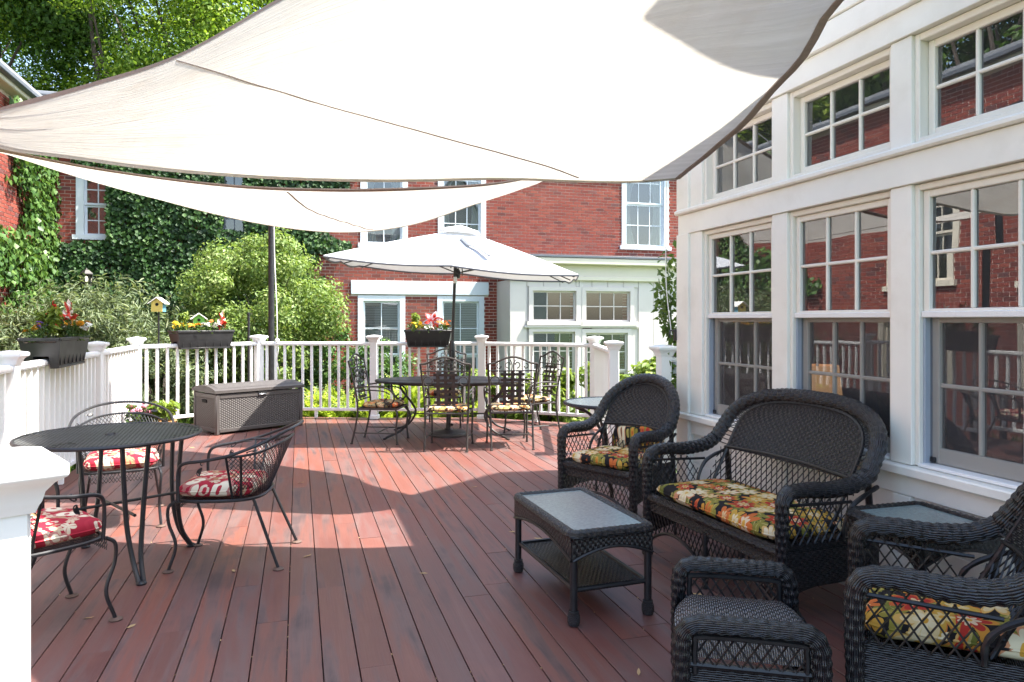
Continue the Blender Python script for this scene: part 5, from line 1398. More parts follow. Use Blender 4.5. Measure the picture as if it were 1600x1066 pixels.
# hydrangea in a basket pot
hp = Vector((-4.28, 8.55, 0))
hy = thing('basket_pot', 'brown basket pot on the deck between the storage box and the railing', 'pot', hp)
m = MB(); m.lathe([(.15, 0), (.2, .02), (.235, .2), (.25, .22), (.25, .25), (.23, .25), (.22, .21), (0, .2)], 24); m.build('pot', M['terracotta'], hy)
m = MB(); m.tube([(.246 * math.cos(a), .246 * math.sin(a), .24) for a in np.linspace(0, 6.2832, 33)[:-1]], .014, 6, closed=True); m.build('rim', M['terracotta'], hy)
flowers('hydrangea', 'pink hydrangea blooms on the left of the basket pot', 'flower', tuple(hp + Vector((-.10, -.03, .2))), 26, 'pink', .20, .16, 40, .1, 41, .6)
leafy('broad green leaves on the right of the basket pot', tuple(hp + Vector((.12, 0, .2))), .24, 42, 160, .14, .16)
# birdhouses
def birdhouse(label, base, h, s_, wallm, sidem, roofm, rz):
    t = thing('birdhouse', label, 'birdhouse', base, rz)
    m = MB(); m.tube([(0, 0, 0), (0, 0, h)], .013, 8); m.build('pole', M['black'], t)
    w, d, hh = .075 * s_, .07 * s_, .13 * s_
    m = MB(); pr = [(-w, 0), (w, 0), (w, hh), (0, hh + w * .75), (-w, hh)]
    m.add([(x, -d, z + h) for x, z in pr], [(0, 1, 2, 3, 4)]); m.build('front', wallm, t, smooth=False)
    m = MB(); m.add([(x, d, z + h) for x, z in pr], [(4, 3, 2, 1, 0)]); m.build('back', wallm, t, smooth=False)
    m = MB(); m.add([(x, y, z + h) for x in (-w, w) for y in (-d, d) for z in (0, hh)], [(0, 1, 3, 2), (4, 6, 7, 5), (0, 2, 6, 4)]); m.build('side', sidem, t, smooth=False)
    m = MB()
    for sg in (-1, 1):
        a = Vector((0, 0, h + hh + w * .80)); b = Vector((sg * w * 1.5, 0, h + hh - w * .32)); m.add([(p.x, y, p.z + o) for p in (a, b) for y in (-d * 1.5, d * 1.5) for o in (0, .014 * s_)], [(0, 2, 6, 4), (1, 5, 7, 3), (0, 1, 3, 2), (4, 6, 7, 5), (0, 4, 5, 1), (2, 3, 7, 6)])
    m.build('roof', roofm, t, smooth=False)
    m = MB(); m.lathe([(0, 0), (.022 * s_, 0), (.022 * s_, .006), (0, .006)], 14); m.v = [(x, -d - z - .001, y + h + hh * .78) for x, y, z in m.v]; m.build('entrance_hole', M['dark'], t)
birdhouse('yellow birdhouse with a pale roof on a thin black pole', (-5.2, 10.55, -.6), 2.17, 1.05, M['yellowpaint'], M['bluepaint'], M['whitep'], R(8))
birdhouse('small green and white birdhouse standing in the flower box above the storage box', onB(-.03, -.03, .0), .20, .95, M['greenpaint'], M['whitep'], M['whitep'], math.atan2(dB.y, dB.x) - .4)
# ================================================================== FURNITURE
def lattice(m, fn, s0, s1, t0, t1, pitch, slope, r, tmin=None, tmax=None, step=.02, sides=3):
    """two families of strands crossing on a patch fn(s,t); clipped to tmin(s)..tmax(s)"""
    for sg in (1, -1):
        ext = (t1 - t0) / slope
        c = s0 - ext
        while c < s1 + ext:
            run = []
            n = max(2, int((t1 - t0) / step))
            for i in range(n + 1):
                t = t0 + (t1 - t0) * i / n; s_ = c + sg * (t - t0) / slope
                ok = s0 <= s_ <= s1 and (tmin is None or t >= tmin(s_)) and (tmax is None or t <= tmax(s_))
                if ok: run.append(fn(s_, t) + Vector((0, 0, 0)))
                else:
                    if len(run) > 1: m.tube(run, r, sides, cap=False)
                    run = []
            if len(run) > 1: m.tube(run, r, sides, cap=False)
            c += pitch
def cushion_mesh(w, d, h, mt, name='pad', e=.32, ez=.75, tuft=.0, seed=0):
    m = MB(); nu, nv = 40, 20
    def sp(c, p): return math.copysign(abs(c) ** p, c)
    def fn(u, v):
        a = -PI + 2 * PI * u; b = -PI / 2 + PI * v
        x = sp(math.cos(b), ez * .6) * sp(math.cos(a), e) * w / 2; y = sp(math.cos(b), ez * .6) * sp(math.sin(a), e) * d / 2; z = sp(math.sin(b), ez) * h / 2
        z += .06 * h * mnoise.noise(Vector((x * 7 + seed, y * 7, seed))) * 2
        if tuft and z > 0: z -= tuft * math.exp(-((abs(x) - w * .17) ** 2 + y ** 2) / .006)
        return (x, y, z)
    m.grid(fn, nu, nv, flip=False)
    return m.mesh(name, mt, True, 70)
def cushion(label, loc, rz, w, d, h, mt, group=None, tilt=0, seed=0, e=.32, tuft=0.0):
    t = thing('seat_cushion', label, 'cushion', loc, rz, group)
    o = link('pad', cushion_mesh(w, d, h, mt, 'pad', e, .75, tuft, seed), t); o.rotation_euler = (tilt, 0, 0)
    m = MB()
    def sp(c, p): return math.copysign(abs(c) ** p, c)
    m.tube([(sp(math.cos(a), e) * w / 2 * 1.004, sp(math.sin(a), e) * d / 2 * 1.004, 0) for a in np.linspace(-PI, PI, 60)[:-1]], .005, 5, closed=True)
    pp = m.build('piping', mt, t); pp.rotation_euler = (tilt, 0, 0)
    return t
# ---------------------------------------------------------------- wicker armchair / settee (front is -y)
def wicker_seat(name, label, cat, loc, rz, W, Dp, za, zt, scal, e=1.0):
    t = thing(name, label, cat, loc, rz)
    hw = W / 2; yf, yb = -Dp / 2, Dp / 2
    zs0 = za + .10
    def backy(x, z): return yb - .11 + .19 * (z - za) / (zt - za) - .05 * (abs(x) / hw) ** 2
    def outl(ph, k=1.0, kz=1.0):
        c, s_ = math.cos(ph), math.sin(ph)
        x = -hw * k * math.copysign(abs(c) ** e, c); z = zs0 + (zt - zs0) * kz * abs(s_) ** e
        return Vector((x, backy(x, z), z))
    arch = [outl(ph) for ph in np.linspace(.12, PI - .12, 25)]
    L_ = [Vector((-hw, yf, .05)), Vector((-hw, yf, .3)), Vector((-hw, yf, za - .10)), Vector((-hw + .002, yf + .012, za - .03)), Vector((-hw + .004, yf + .05, za - .002)), Vector((-hw, yf + .14, za + .004)), Vector((-hw - .006, yf + .28, za - .004)), Vector((-hw - .01, yb - .24, za + .01)), Vector((-hw - .012, yb - .15, za + .05))]
    Rr = [Vector((-p.x, p.y, p.z)) for p in L_][::-1]
    path = resample(cr(L_, 6)[:-1] + cr([L_[-1]] + arch + [Rr[0]], 3)[:-1] + cr(Rr, 6), .0085)
    tot = sum((b - a).length for a, b in zip(path, path[1:]))
    def rad(s_):
        mid = abs(s_ - tot / 2) / (tot / 2)
        base = .0285 + .0135 * max(0, min(1, (1 - mid) * 2.6 - .35))
        return base * (1 + .055 * math.sin(s_ * 2 * PI / .034) + .02 * math.sin(s_ * 37 + 1.3))
    m = MB(); m.tube(path, rad, 14); m.build('frame_roll', M['wroll'], t)
    # woven back panel with its own border
    K = .83
    zb = za + .0; kz = .845
    def half(z):
        if z <= zs0: return hw * K
        s_ = min(1, (z - zs0) / ((zt - zs0) * kz)); return hw * K * math.sqrt(max(0, 1 - s_ ** (2 / e))) ** e
    ztop = zs0 + (zt - zs0) * kz
    def pan(u, v):
        z = zb + (ztop - .004 - zb) * (1 - (1 - v) ** 1.6); x = (2 * u - 1) * half(z)
        return (x, backy(x, z) - .006, z)
    m = MB(); m.grid(pan, 22, 26, uvm=lambda u, v: (u * W * K, (zb + (ztop - zb) * (1 - (1 - v) ** 1.6)))); m.build('back_panel', M['wsheet'], t)
    m = MB(); bp = [Vector((-hw * K, backy(hw * K, .40), .40)), Vector((-hw * K, backy(hw * K, zb), zb)), Vector((-hw * K, backy(hw * K, zs0), zs0))]
    inner = [outl(ph, K, kz) for ph in np.linspace(.1, PI - .1, 27)]
    border = bp + inner + [Vector((-p.x, p.y, p.z)) for p in bp[::-1]]
    m.tube(resample(cr(border, 2), .012), lambda s_: .010 * (1 + .1 * math.sin(s_ * 400)), 6); 
    m.tube([Vector((x, backy(x, zb + .004) - .012, zb + .004 + .02 * math.cos(x / hw * 1.4))) for x in np.linspace(-hw * K, hw * K, 20)], .007, 6)
    m.build('panel_border', M['wthin'], t)
    # open ties between border and roll
    m = MB(); n = int(26 * (W / .66) ** .6)
    for i in range(n):
        p0 = .1 + (PI - .2) * i / n
        for d_ in (-.05, .05):
            m.tube([outl(p0, K, kz), outl(p0 + d_, .95, .96)], .0035, 4)
    for i in range(5):
        z = za + .02 + i * .025
        for sg in (-1, 1):
            xo = sg * hw * .97
            m.tube([(sg * hw * K, backy(hw * K, z), z), (xo, backy(hw, z) - .02, z + .02)], .0035, 4)
    m.build('open_ties', M['wthin'], t)
    # open lattice: lower back, both sides, skirt
    m = MB(); lattice(m, lambda s_, z: Vector((s_, backy(s_, z), z)), -hw * .93, hw * .93, .40, zb, .042, 1.7, .0038); m.build('back_lattice', M['wthin'], t)
    for sg in (-1, 1):
        ye = yf + Dp * .56
        m = MB(); lattice(m, lambda s_, z: Vector((sg * (hw - .005), s_, z)), yf + .03, ye, .39, za - .03, .045, 1.5, .0038, tmax=lambda s_: za - .03 - max(0, (s_ - ye + .10) / .10) ** 2 * .10)
        m.build('side_lattice', M['wthin'], t)
        m = MB(); m.tube(cr([(sg * hw, ye, .39), (sg * hw, ye + .005, .46), (sg * hw, ye + .05, za - .10), (sg * hw, ye + .13, za - .055), (sg * hw * .98, yb - .06, za - .02)], 6), lambda s_: .011 * (1 + .12 * math.sin(s_ * 420)), 7)
        m.tube([(sg * hw, yf + .03, za - .06), (sg * hw, ye + .05, za - .075)], .008, 6)
        m.build('side_brace', M['wthin'], t)
        m = MB(); m.grid(lambda a, b: (sg * (hw - .012), yf + .01 + (Dp - .06) * a, .14 + .26 * b + (.0 if b > 0 else .05 * math.sin(PI * a))), 8, 6, uvm=lambda a, b: (a * Dp, b * .26)); m.build('side_panel', M['wsheet'], t)
        m = MB(); m.tube(cr([(sg * hw * .94, yb - .10, za), (sg * hw * .94, yb - .06, .3), (sg * hw * .96, yb + .01, .0)], 6), .017, 8); m.build('rear_leg', M['wthin'], t)
    m = MB(); m.tube(resample([Vector((-hw, yf + .005, .365)), Vector((hw, yf + .005, .365))], .008), lambda s_: .026 * (1 + .06 * math.sin(s_ * 2 * PI / .03)), 10)
    m.build('front_rail', M['wroll'], t)
    m = MB(); m.grid(lambda a, b: (-hw + W * a, yf - .004, .285 + .07 * b), 10, 2, uvm=lambda a, b: (a * W, b * .07)); m.build('front_band', M['wsheet'], t)
    m = MB(); m.grid(lambda a, b: (-hw + .01 + (W - .02) * a, yf + (Dp - .08) * b, .372 - .015 * math.sin(PI * b)), 8, 8, uvm=lambda a, b: (a * W, b * Dp)); m.build('seat', M['wsheet'], t)
    def zmin(x):
        u = (x + hw) / W * scal; f = u - math.floor(u)
        return .07 + .13 * math.sin(PI * min(1, max(0, f))) ** .8
    m = MB(); lattice(m, lambda s_, z: Vector((s_, yf, z)), -hw + .02, hw - .02, .07, .30, .036, 1.9, .0038, tmin=zmin)
    m.build('skirt_lattice', M['wthin'], t)
    m = MB(); m.tube([Vector((x, yf, zmin(x))) for x in np.linspace(-hw + .02, hw - .02, 24 * scal)], .010, 6)
    for k in range(1, scal): m.tube([(-hw + W * k / scal, yf, .0), (-hw + W * k / scal, yf, .3)], .014, 7)
    for k in range(1, 2 * scal):
        x = -hw + W * k / (2 * scal); m.tube([(x, yf + .006, zmin(x)), (x, yf + .006, .3)], .008, 6)
    m.build('skirt_border', M['wthin'], t)
    for sg in (-1, 1):
        m = MB(); m.lathe([(.02, 0), (.034, .01), (.036, .035), (.03, .06), (.026, .07)], 12, (sg * hw, yf, 0)); m.build('foot', M['wroll'], t)
    return t
def midface(Lp, Rp, dep):
    """thing placed from the two front corners (left and right seen from the front... viewer side)"""
    Lp, Rp = Vector((*Lp, 0)), Vector((*Rp, 0)); d = (Rp - Lp); f = Vector((d.y, -d.x, 0)).normalized()   # facing side
    mid = (Lp + Rp) / 2; W = d.length
    c = mid - f * dep / 2
    return c, math.atan2(f.x, -f.y), W
# armchair beyond the settee
c1, r1, w1 = midface((.385, 5.42), (.83, 4.97), .60)
wicker_seat('wicker_armchair', 'black wicker armchair with rounded back beside the sunroom corner', 'armchair', c1, r1, .66, .60, .62, .985, 1)
def rel(c, r, x, y, z): 
    return tuple(Vector(c) + Matrix.Rotation(r, 3, 'Z') @ Vector((x, y, 0)) + Vector((0, 0, z)))
cushion('floral seat cushion on the wicker armchair by the sunroom corner', rel(c1, r1, 0, -.06, .425), r1, .54, .50, .095, M['floral'], seed=3, tuft=.012)
cushion('smaller floral back pillow leaning inside the wicker armchair by the sunroom corner', rel(c1, r1, .02, .19, .52), r1, .44, .11, .22, M['floral'], seed=4)
c2, r2, w2 = midface((.835, 4.42), (1.25, 3.32), .66)
wicker_seat('wicker_settee', 'black wicker two seat settee against the sunroom wall', 'settee', c2, r2, w2, .66, .645, 1.0, 2, .72)
cushion('long floral seat cushion on the wicker settee', rel(c2, r2, 0, -.07, .425), r2, w2 - .11, .53, .10, M['floral'], seed=5, tuft=.016, e=.22)
c3, r3, w3 = midface((1.42, 2.93), (1.135, 2.35), .62)
wicker_seat('wicker_armchair', 'black wicker armchair at the lower right corner, facing left', 'armchair', c3, r3, .645, .64, .615, .985, 1)
cushion('floral seat cushion in the wicker armchair at the lower right', rel(c3, r3, 0, -.03, .43), r3, .53, .55, .11, M['floral'], seed=8, tuft=.012)

# ---------------------------------------------------------------- wicker tables
def wicker_table(name, label, loc, rz, Lx, Ly, h, shelf, mt):
    t = thing(name, label, 'table', loc, rz); hx, hy = Lx / 2, Ly / 2; ap = .105
    def rr(x, y, r, n=5):
        o = []
        for (sx, sy, a0) in ((1, 1, 0), (-1, 1, PI / 2), (-1, -1, PI), (1, -1, 1.5 * PI)):
            for k in range(n + 1):
                a = a0 + PI / 2 * k / n; o.append((sx * (x - r) + r * math.cos(a), sy * (y - r) + r * math.sin(a)))
        return o
    ring_ = [Vector((x, y, h - .022)) for x, y in rr(hx - .02, hy - .02, .03)]
    path = resample(ring_ + [ring_[0]], .009)[:-1]
    m = MB(); m.tube(path, lambda s_: .026 * (1 + .06 * math.sin(s_ * 2 * PI / .03)), 10, closed=True); m.build('braided_edge', M['wroll'], t)
    m = MB(); m.b2((-hx + .04, -hy + .04, h - .022), (hx - .04, hy - .04, h - .008), .003); m.build('glass_top', mt, t)
    m = MB(); m.b2((-hx + .03, -hy + .03, h - .04), (hx - .03, hy - .03, h - .026)); m.build('under_frame', M['wthin'], t)
    for (ax, ln, off, sg) in (('x', Lx, hy, 1), ('x', Lx, hy, -1), ('y', Ly, hx, 1), ('y', Ly, hx, -1)):
        def fn(a, b, ax=ax, ln=ln, off=off, sg=sg):
            s_ = (a - .5) * (ln - .03); z1 = h - .03; z0 = h - .035 - ap + .052 * math.sin(PI * a) ** .9
            z = z0 + (z1 - z0) * b
            return (s_, sg * (off - .008), z) if ax == 'x' else (sg * (off - .008), s_, z)
        m = MB(); m.grid(fn, 18, 5, uvm=lambda a, b, ln=ln: (b * ap, a * ln), flip=(sg > 0) == (ax == 'x')); m.build('apron', M['wsheet'], t)
        m = MB(); m.tube([Vector(fn(a, 0)) for a in np.linspace(0, 1, 20)], .007, 6); m.build('apron_border', M['wthin'], t)
    for sx in (-1, 1):
        for sy in (-1, 1):
            x, y = sx * (hx - .028), sy * (hy - .028)
            m = MB(); m.tube([(x, y, .05), (x, y, h - .05)], .0185, 12); lg = m.build('leg', M['black'], t)
            m = MB(); m.lathe([(.016, 0), (.026, .004), (.031, .02), (.031, .045), (.024, .062), (.026, .068), (.021, .074)], 14, (x, y, 0)); m.build('foot', M['wroll'], lg)
    if shelf:
        m = MB(); m.grid(lambda a, b: (-hx + .05 + (Lx - .1) * a, -hy + .05 + (Ly - .1) * b, shelf), 6, 6, uvm=lambda a, b: (a * Lx, b * Ly)); sh = m.build('shelf', M['wsheet'], t)
        m = MB()
        for sy in (-1, 1): m.tube([(-hx + .035, sy * (hy - .035), shelf), (hx - .035, sy * (hy - .035), shelf)], .012, 8)
        for sx in (-1, 1): m.tube(resample([Vector((sx * (hx - .035), -hy + .035, shelf)), Vector((sx * (hx - .035), hy - .035, shelf))], .008), lambda s_: .013 * (1 + .08 * math.sin(s_ * 420)), 8)
        m.build('shelf_frame', M['wthin'], sh)
    return t
ctc = (Vector((.041, 4.126, 0)) + Vector((.665, 3.536, 0))) / 2
wicker_table('coffee_table', 'low black wicker coffee table with pebbled glass top and lower shelf', ctc, math.atan2(-.944, .331), .83, .455, .45, .165, M['tglass'])
stc = (Vector((1.497, 3.243, 0)) + Vector((2.024, 2.99, 0))) / 2
wicker_table('side_table', 'square black wicker side table with glass top between settee and armchair', stc + Vector((.03, .03, 0)), TH, .44, .44, .59, .2, M['tglass'])

# ---------------------------------------------------------------- wicker ottoman
ot = thing('wicker_ottoman', 'black wicker ottoman with two raised rolled ends in front of the settee', 'ottoman', (.845, 2.645, 0), math.atan2(-.093, .43))
OW, OD, OZ = .44, .60, .44; hw, hd = OW / 2, OD / 2
for sy in (-1, 1):
    pth = [Vector((-hw, sy * hd, .02)), Vector((-hw, sy * hd, .2)), Vector((-hw, sy * hd, OZ - .09)), Vector((-hw + .008, sy * hd, OZ - .035)), Vector((-hw + .045, sy * hd, OZ - .004)), Vector((-.1, sy * hd, OZ)), Vector((.1, sy * hd, OZ)), Vector((hw - .045, sy * hd, OZ - .004)), Vector((hw - .008, sy * hd, OZ - .035)), Vector((hw, sy * hd, OZ - .09)), Vector((hw, sy * hd, .2)), Vector((hw, sy * hd, .02))]
    m = MB(); m.tube(resample(cr(pth, 8), .0075), lambda s_: .031 * (1 + .07 * math.sin(s_ * 2 * PI / .034) + .02 * math.sin(s_ * 41)), 14); m.build('end_roll', M['wroll'], ot)
    m = MB(); m.tube(cr([(-hw + .045, sy * hd * .98, .27), (-hw + .045, sy * hd * .98, OZ - .07), (-hw + .075, sy * hd * .98, OZ - .045), (hw - .075, sy * hd * .98, OZ - .045), (hw - .045, sy * hd * .98, OZ - .07), (hw - .045, sy * hd * .98, .27)], 5), .011, 7); m.tube([(-hw + .03, sy * hd * .98, .30), (hw - .03, sy * hd * .98, .30)], .011, 7); m.build('end_border', M['wthin'], ot)
    m = MB(); lattice(m, lambda s_, z: Vector((s_, sy * hd, z)), -hw + .045, hw - .045, .30, OZ - .045, .042, 1.5, .0042); m.build('end_lattice', M['wthin'], ot)
    m = MB(); m.grid(lambda a, b: (-hw + OW * a, sy * hd * .985, .06 + .24 * b), 8, 6, uvm=lambda a, b: (a * OW, b * .24)); m.build('end_panel', M['wsheet'], ot)
m = MB(); m.grid(lambda a, b: ((-hw + OW * a) * (1.0 + .10 * math.sin(PI * b)), -hd + .02 + (OD - .04) * b, .318 + .055 * math.sin(PI * b) ** .8 - .05 * max(0, abs(2 * a - 1) - .8) / .2), 16, 16, uvm=lambda a, b: (b * OD, a * OW)); m.build('seat', M['wgrey'], ot)
for sx in (-1, 1):
    m = MB(); m.grid(lambda a, b: (sx * hw * (1.0 + .10 * math.sin(PI * a)), -hd + .02 + (OD - .04) * a, .08 + .245 * b + .0 * a), 12, 6, uvm=lambda a, b: (a * OD, b * .26)); m.build('side_panel', M['wsheet'], ot)

# ---------------------------------------------------------------- small round glass table
rt = thing('round_glass_table', 'small round glass topped table behind the wicker armchair', 'table', (.88, 6.5, 0))
m = MB(); m.lathe([(0, .69), (.385, .69), (.39, .695), (.39, .702), (.385, .706), (0, .706)], 48); m.build('glass_top', M['rglass'], rt)
m = MB(); m.tube(resample([Vector((.40 * math.cos(a), .40 * math.sin(a), .697)) for a in np.linspace(0, 2 * PI, 80)], .012)[:-1], lambda s_: .016 * (1 + .06 * math.sin(s_ * 2 * PI / .028)), 8, closed=True); m.build('rim', M['wroll'], rt)
for k in range(4):
    a = k * PI / 2 + .5; d = Vector((math.cos(a), math.sin(a), 0))
    m = MB(); m.tube(cr([d * .36 + Vector((0, 0, .68)), d * .2 + Vector((0, 0, .60)), d * .07 + Vector((0, 0, .40)), d * .1 + Vector((0, 0, .2)), d * .30 + Vector((0, 0, .02))], 6), .014, 7); m.build('leg', M['iron'], rt)

# ---------------------------------------------------------------- oval dining table
dtb = thing('oval_dining_table', 'oval black metal dining table around the umbrella pole', 'table', (-.79, 9.05, 0), R(-1))
A, B, ZT = .94, .56, .70
m = MB(); m.lathe([(.022, -.03), (.96, -.03), (.99, -.028), (1, -.02), (1, -.006), (.99, 0), (.022, 0)], 64, (0, 0, ZT), A, B); m.build('table_top', M['black'], dtb)
for sx in (-1, 1):
    for sy in (-1, 1):
        m = MB(); m.tube(cr([(sx * .68, sy * .30, ZT - .03), (sx * .66, sy * .29, .55), (sx * .52, sy * .24, .38), (sx * .46, sy * .22, .26), (sx * .56, sy * .27, .10), (sx * .74, sy * .36, .015)], 6), .014, 7); m.lathe([(.02, 0), (.024, .012), (0, .02)], 10, (sx * .75, sy * .365, 0)); m.build('leg', M['iron'], dtb)
m = MB(); m.tube([(sx * A * .78, 0, 0) for sx in (-1, 1)] and [(A * .78 * math.cos(a), B * .7 * math.sin(a), ZT - .045) for a in np.linspace(0, 2 * PI, 40)[:-1]], .011, 6, closed=True)
for sx in (-1, 1): m.tube([(sx * .47, -.22, .27), (sx * .47, .22, .27)], .009, 6)
m.tube([(-.47, 0, .27), (.47, 0, .27)], .009, 6); m.build('under_frame', M['iron'], dtb)

# ---------------------------------------------------------------- iron dining chairs (front is -y)
def dining_chair():
    t = thing('iron_dining_chair', 'x', 'chair', (0, 0, 0), 0, 'woven strap iron chairs around the oval table')
    for sg in (-1, 1):
        m = MB(); m.tube(cr([(sg * .235, .30, 0), (sg * .235, .25, .22), (sg * .24, .225, .42), (sg * .25, .255, .66), (sg * .275, .325, .965)], 6), .0115, 8); m.lathe([(.017, 0), (.017, .012), (0, .02)], 8, (sg * .235, .30, 0)); m.build('back_post', M['iron'], t)
        m = MB(); m.tube(cr([(sg * .235, -.23, .41), (sg * .24, -.25, .33), (sg * .235, -.235, .18), (sg * .24, -.25, .0)], 6), .0115, 8); m.lathe([(.017, 0), (.017, .012), (0, .02)], 8, (sg * .24, -.25, 0)); m.build('front_leg', M['iron'], t)
        m = MB(); m.tube(cr([(sg * .25, .25, .655), (sg * .275, .08, .675), (sg * .28, -.10, .665), (sg * .275, -.20, .61), (sg * .265, -.22, .53), (sg * .25, -.17, .47), (sg * .25, -.12, .475), (sg * .25, -.10, .51), (sg * .25, -.13, .54)], 6), .010, 7); m.tube(cr([(sg * .25, .24, .62), (sg * .27, .05, .632), (sg * .275, -.10, .62), (sg * .27, -.17, .585)], 6), .008, 6); m.tube(spiral((sg * .255, -.155, .45), .055, .02, -.3, 4.2, (0, 1, 0), (0, 0, 1)), .008, 6); m.build('arm', M['iron'], t)
    def bk(x, z): return Vector((x, .225 + (z - .42) * .185, z))
    m = MB(); m.tube(cr([bk(-.275, .965), bk(-.20, .975), bk(-.10, 1.02), bk(0, 1.04), bk(.10, 1.02), bk(.20, .975), bk(.275, .965)], 6), .0115, 8); m.build('top_rail', M['iron'], t)
    for hx_, hz_ in ((.262, .885), (.245, .50)): m = MB(); m.tube([bk(-hx_, hz_), bk(hx_, hz_)], .008, 6); m.build('cross_rail', M['iron'], t)
    up = Vector((0, .18, .98))
    for sg in (-1, 1):
        m = MB(); m.tube(spiral(bk(sg * .145, .935), .035, .012, PI * .5, PI * .5 + sg * -5.2, (1, 0, 0), up), .006, 6); m.build('scroll', M['iron'], t); m = MB()
        m.tube(spiral(bk(sg * .045, .955), .042, .014, PI * 1.5, PI * 1.5 + sg * 5.0, (1, 0, 0), up), .006, 6); m.build('scroll', M['iron'], t); m = MB()
        m.tube(cr([bk(sg * .012, .89), bk(sg * .008, .95), bk(sg * .03, 1.01)], 5), .006, 6); m.build('scroll', M['iron'], t); m = MB()
        m.tube(spiral(bk(sg * .195, .775), .05, .046, 0, 6.2, (1, 0, 0), up, 20), .0055, 6); m.build('ring', M['iron'], t)
    for k in range(3):
        x = -.085 + .085 * k; m = MB(); m.tube([bk(x, z) + Vector((0, .006 * math.cos(z * 60 + k * PI), 0)) for z in np.linspace(.50, .885, 14)], .019, 4, flat=(1, .12), up=(0, 1, -.185)); m.build('strap', M['iron'], t)
    for k in range(6):
        z = .535 + .062 * k; m = MB(); m.tube([bk(x, z) + Vector((0, -.006 * math.cos(x * 37 + k * PI), 0)) for x in np.linspace(-.135, .135, 12)], .016, 4, flat=(1, .12), up=(0, 1, -.185)); m.build('strap', M['iron'], t)
    m = MB(); fr = [(-.24, -.24, .41), (.24, -.24, .41), (.24, .225, .41), (-.24, .225, .41)]; m.tube([Vector(p) for p in fr], .011, 7, closed=True)
    for k in range(6): m.tube([(-.2 + .08 * k, -.24, .412), (-.2 + .08 * k, .225, .412)], .006, 5)
    m.build('seat_frame', M['iron'], t)
    m = MB(); m.tube([(-.238, -.24, .13), (-.236, .265, .13)], .007, 6); m.tube([(.238, -.24, .13), (.236, .265, .13)], .007, 6); m.tube([(-.237, .0, .13), (.237, .0, .13)], .007, 6); m.build('stretcher', M['iron'], t)
    return t
dcs = [((-.715, 8.17), (.05, 1), 'iron dining chair seen from behind, in front of the umbrella base', 'in front of the umbrella base'),
       ((-.03, 8.26), (-.12, 1), 'iron dining chair seen from behind, right of the umbrella base', 'seen from behind, right of the umbrella base'),
       ((-1.55, 8.58), (1, -.12), 'iron dining chair in profile at the left end of the oval table', 'in profile at the left end of the oval table'),
       ((.24, 9.12), (-.85, -.5), 'iron dining chair at the right end of the oval table, turned towards it', 'at the right end of the oval table'),
       ((-.93, 9.86), (.0, -1), 'iron dining chair behind the oval table, half hidden by the umbrella pole', 'half hidden behind the oval table')]
proto = dining_chair()
for i, ((x, y), (fx, fy), lb, wh) in enumerate(dcs):
    o = proto if i == 0 else copy_tree(proto)
    r_ = face(fx, fy); o.location = (x, y, 0); o.rotation_euler = (0, 0, r_); o['label'] = lb
    cushion('floral cushion on the iron chair ' + wh, rel((x, y, 0), r_, 0, -.02, .452), r_, .44, .42, .07, M['floral2'], 'cushions on the iron dining chairs', seed=20 + i)

# ---------------------------------------------------------------- round mesh table
M['meshtop'] = plain('sheen_black_mesh', (.085, .088, .085), .3, .4, 4, spec=.6)  # black mesh; light glancing off it put into a paler base colour
rm = thing('round_mesh_table', 'round black expanded metal mesh table at the left', 'table', (-2.375, 4.25, 0), R(20))
RT, ZM = .485, .772
m = MB()
for ang in (R(30), R(-30)):
    d = Vector((math.cos(ang), math.sin(ang), 0)); nrm_ = Vector((-d.y, d.x, 0)); k = -RT + .006
    while k < RT:
        h = math.sqrt(max(0, (RT - .01) ** 2 - k * k)); a = nrm_ * k - d * h + Vector((0, 0, ZM)); b = nrm_ * k + d * h + Vector((0, 0, ZM))
        w = .0036
        m.add([a - nrm_ * w, a + nrm_ * w, b + nrm_ * w, b - nrm_ * w, a - nrm_ * w - Vector((0, 0, .004)), a + nrm_ * w - Vector((0, 0, .004)), b + nrm_ * w - Vector((0, 0, .004)), b - nrm_ * w - Vector((0, 0, .004))], [(0, 3, 2, 1), (4, 5, 6, 7), (0, 1, 5, 4), (1, 2, 6, 5), (2, 3, 7, 6), (3, 0, 4, 7)])
        k += .0225
m.build('mesh_top', M['meshtop'], rm, smooth=False, kind='stuff')
m = MB(); m.tube([(RT * math.cos(a), RT * math.sin(a), ZM - .006) for a in np.linspace(0, 2 * PI, 73)[:-1]], .011, 8, closed=True); m.tube([(.03 * math.cos(a), .03 * math.sin(a), ZM) for a in np.linspace(0, 2 * PI, 17)[:-1]], .006, 6, closed=True); m.build('rim', M['black'], rm)
for k in range(4):
    a = k * PI / 2 + R(27); d = Vector((math.cos(a), math.sin(a), 0)); s_ = Vector((-d.y, d.x, 0))
    m = MB()
    for sg in (-1, 1): m.tube(cr([d * .385 + s_ * sg * .07 + Vector((0, 0, ZM - .01)), d * .37 + s_ * sg * .055 + Vector((0, 0, .52)), d * .37 + s_ * sg * .04 + Vector((0, 0, .30)), d * .40 + s_ * sg * .022 + Vector((0, 0, .13)), d * .465 + s_ * sg * .012 + Vector((0, 0, .012))], 7), .0135, 8)
    m.lathe([(.026, 0), (.028, .008), (.02, .02)], 10, tuple(d * .468)); m.build('leg', M['black'], rm)
m = MB()
for k in range(2):
    a = k * PI / 2 + R(27); d = Vector((math.cos(a), math.sin(a), 0)); m.tube([d * -.375 + Vector((0, 0, .36)), d * .375 + Vector((0, 0, .36))], .009, 7)
m.build('cross_stretcher', M['black'], rm)

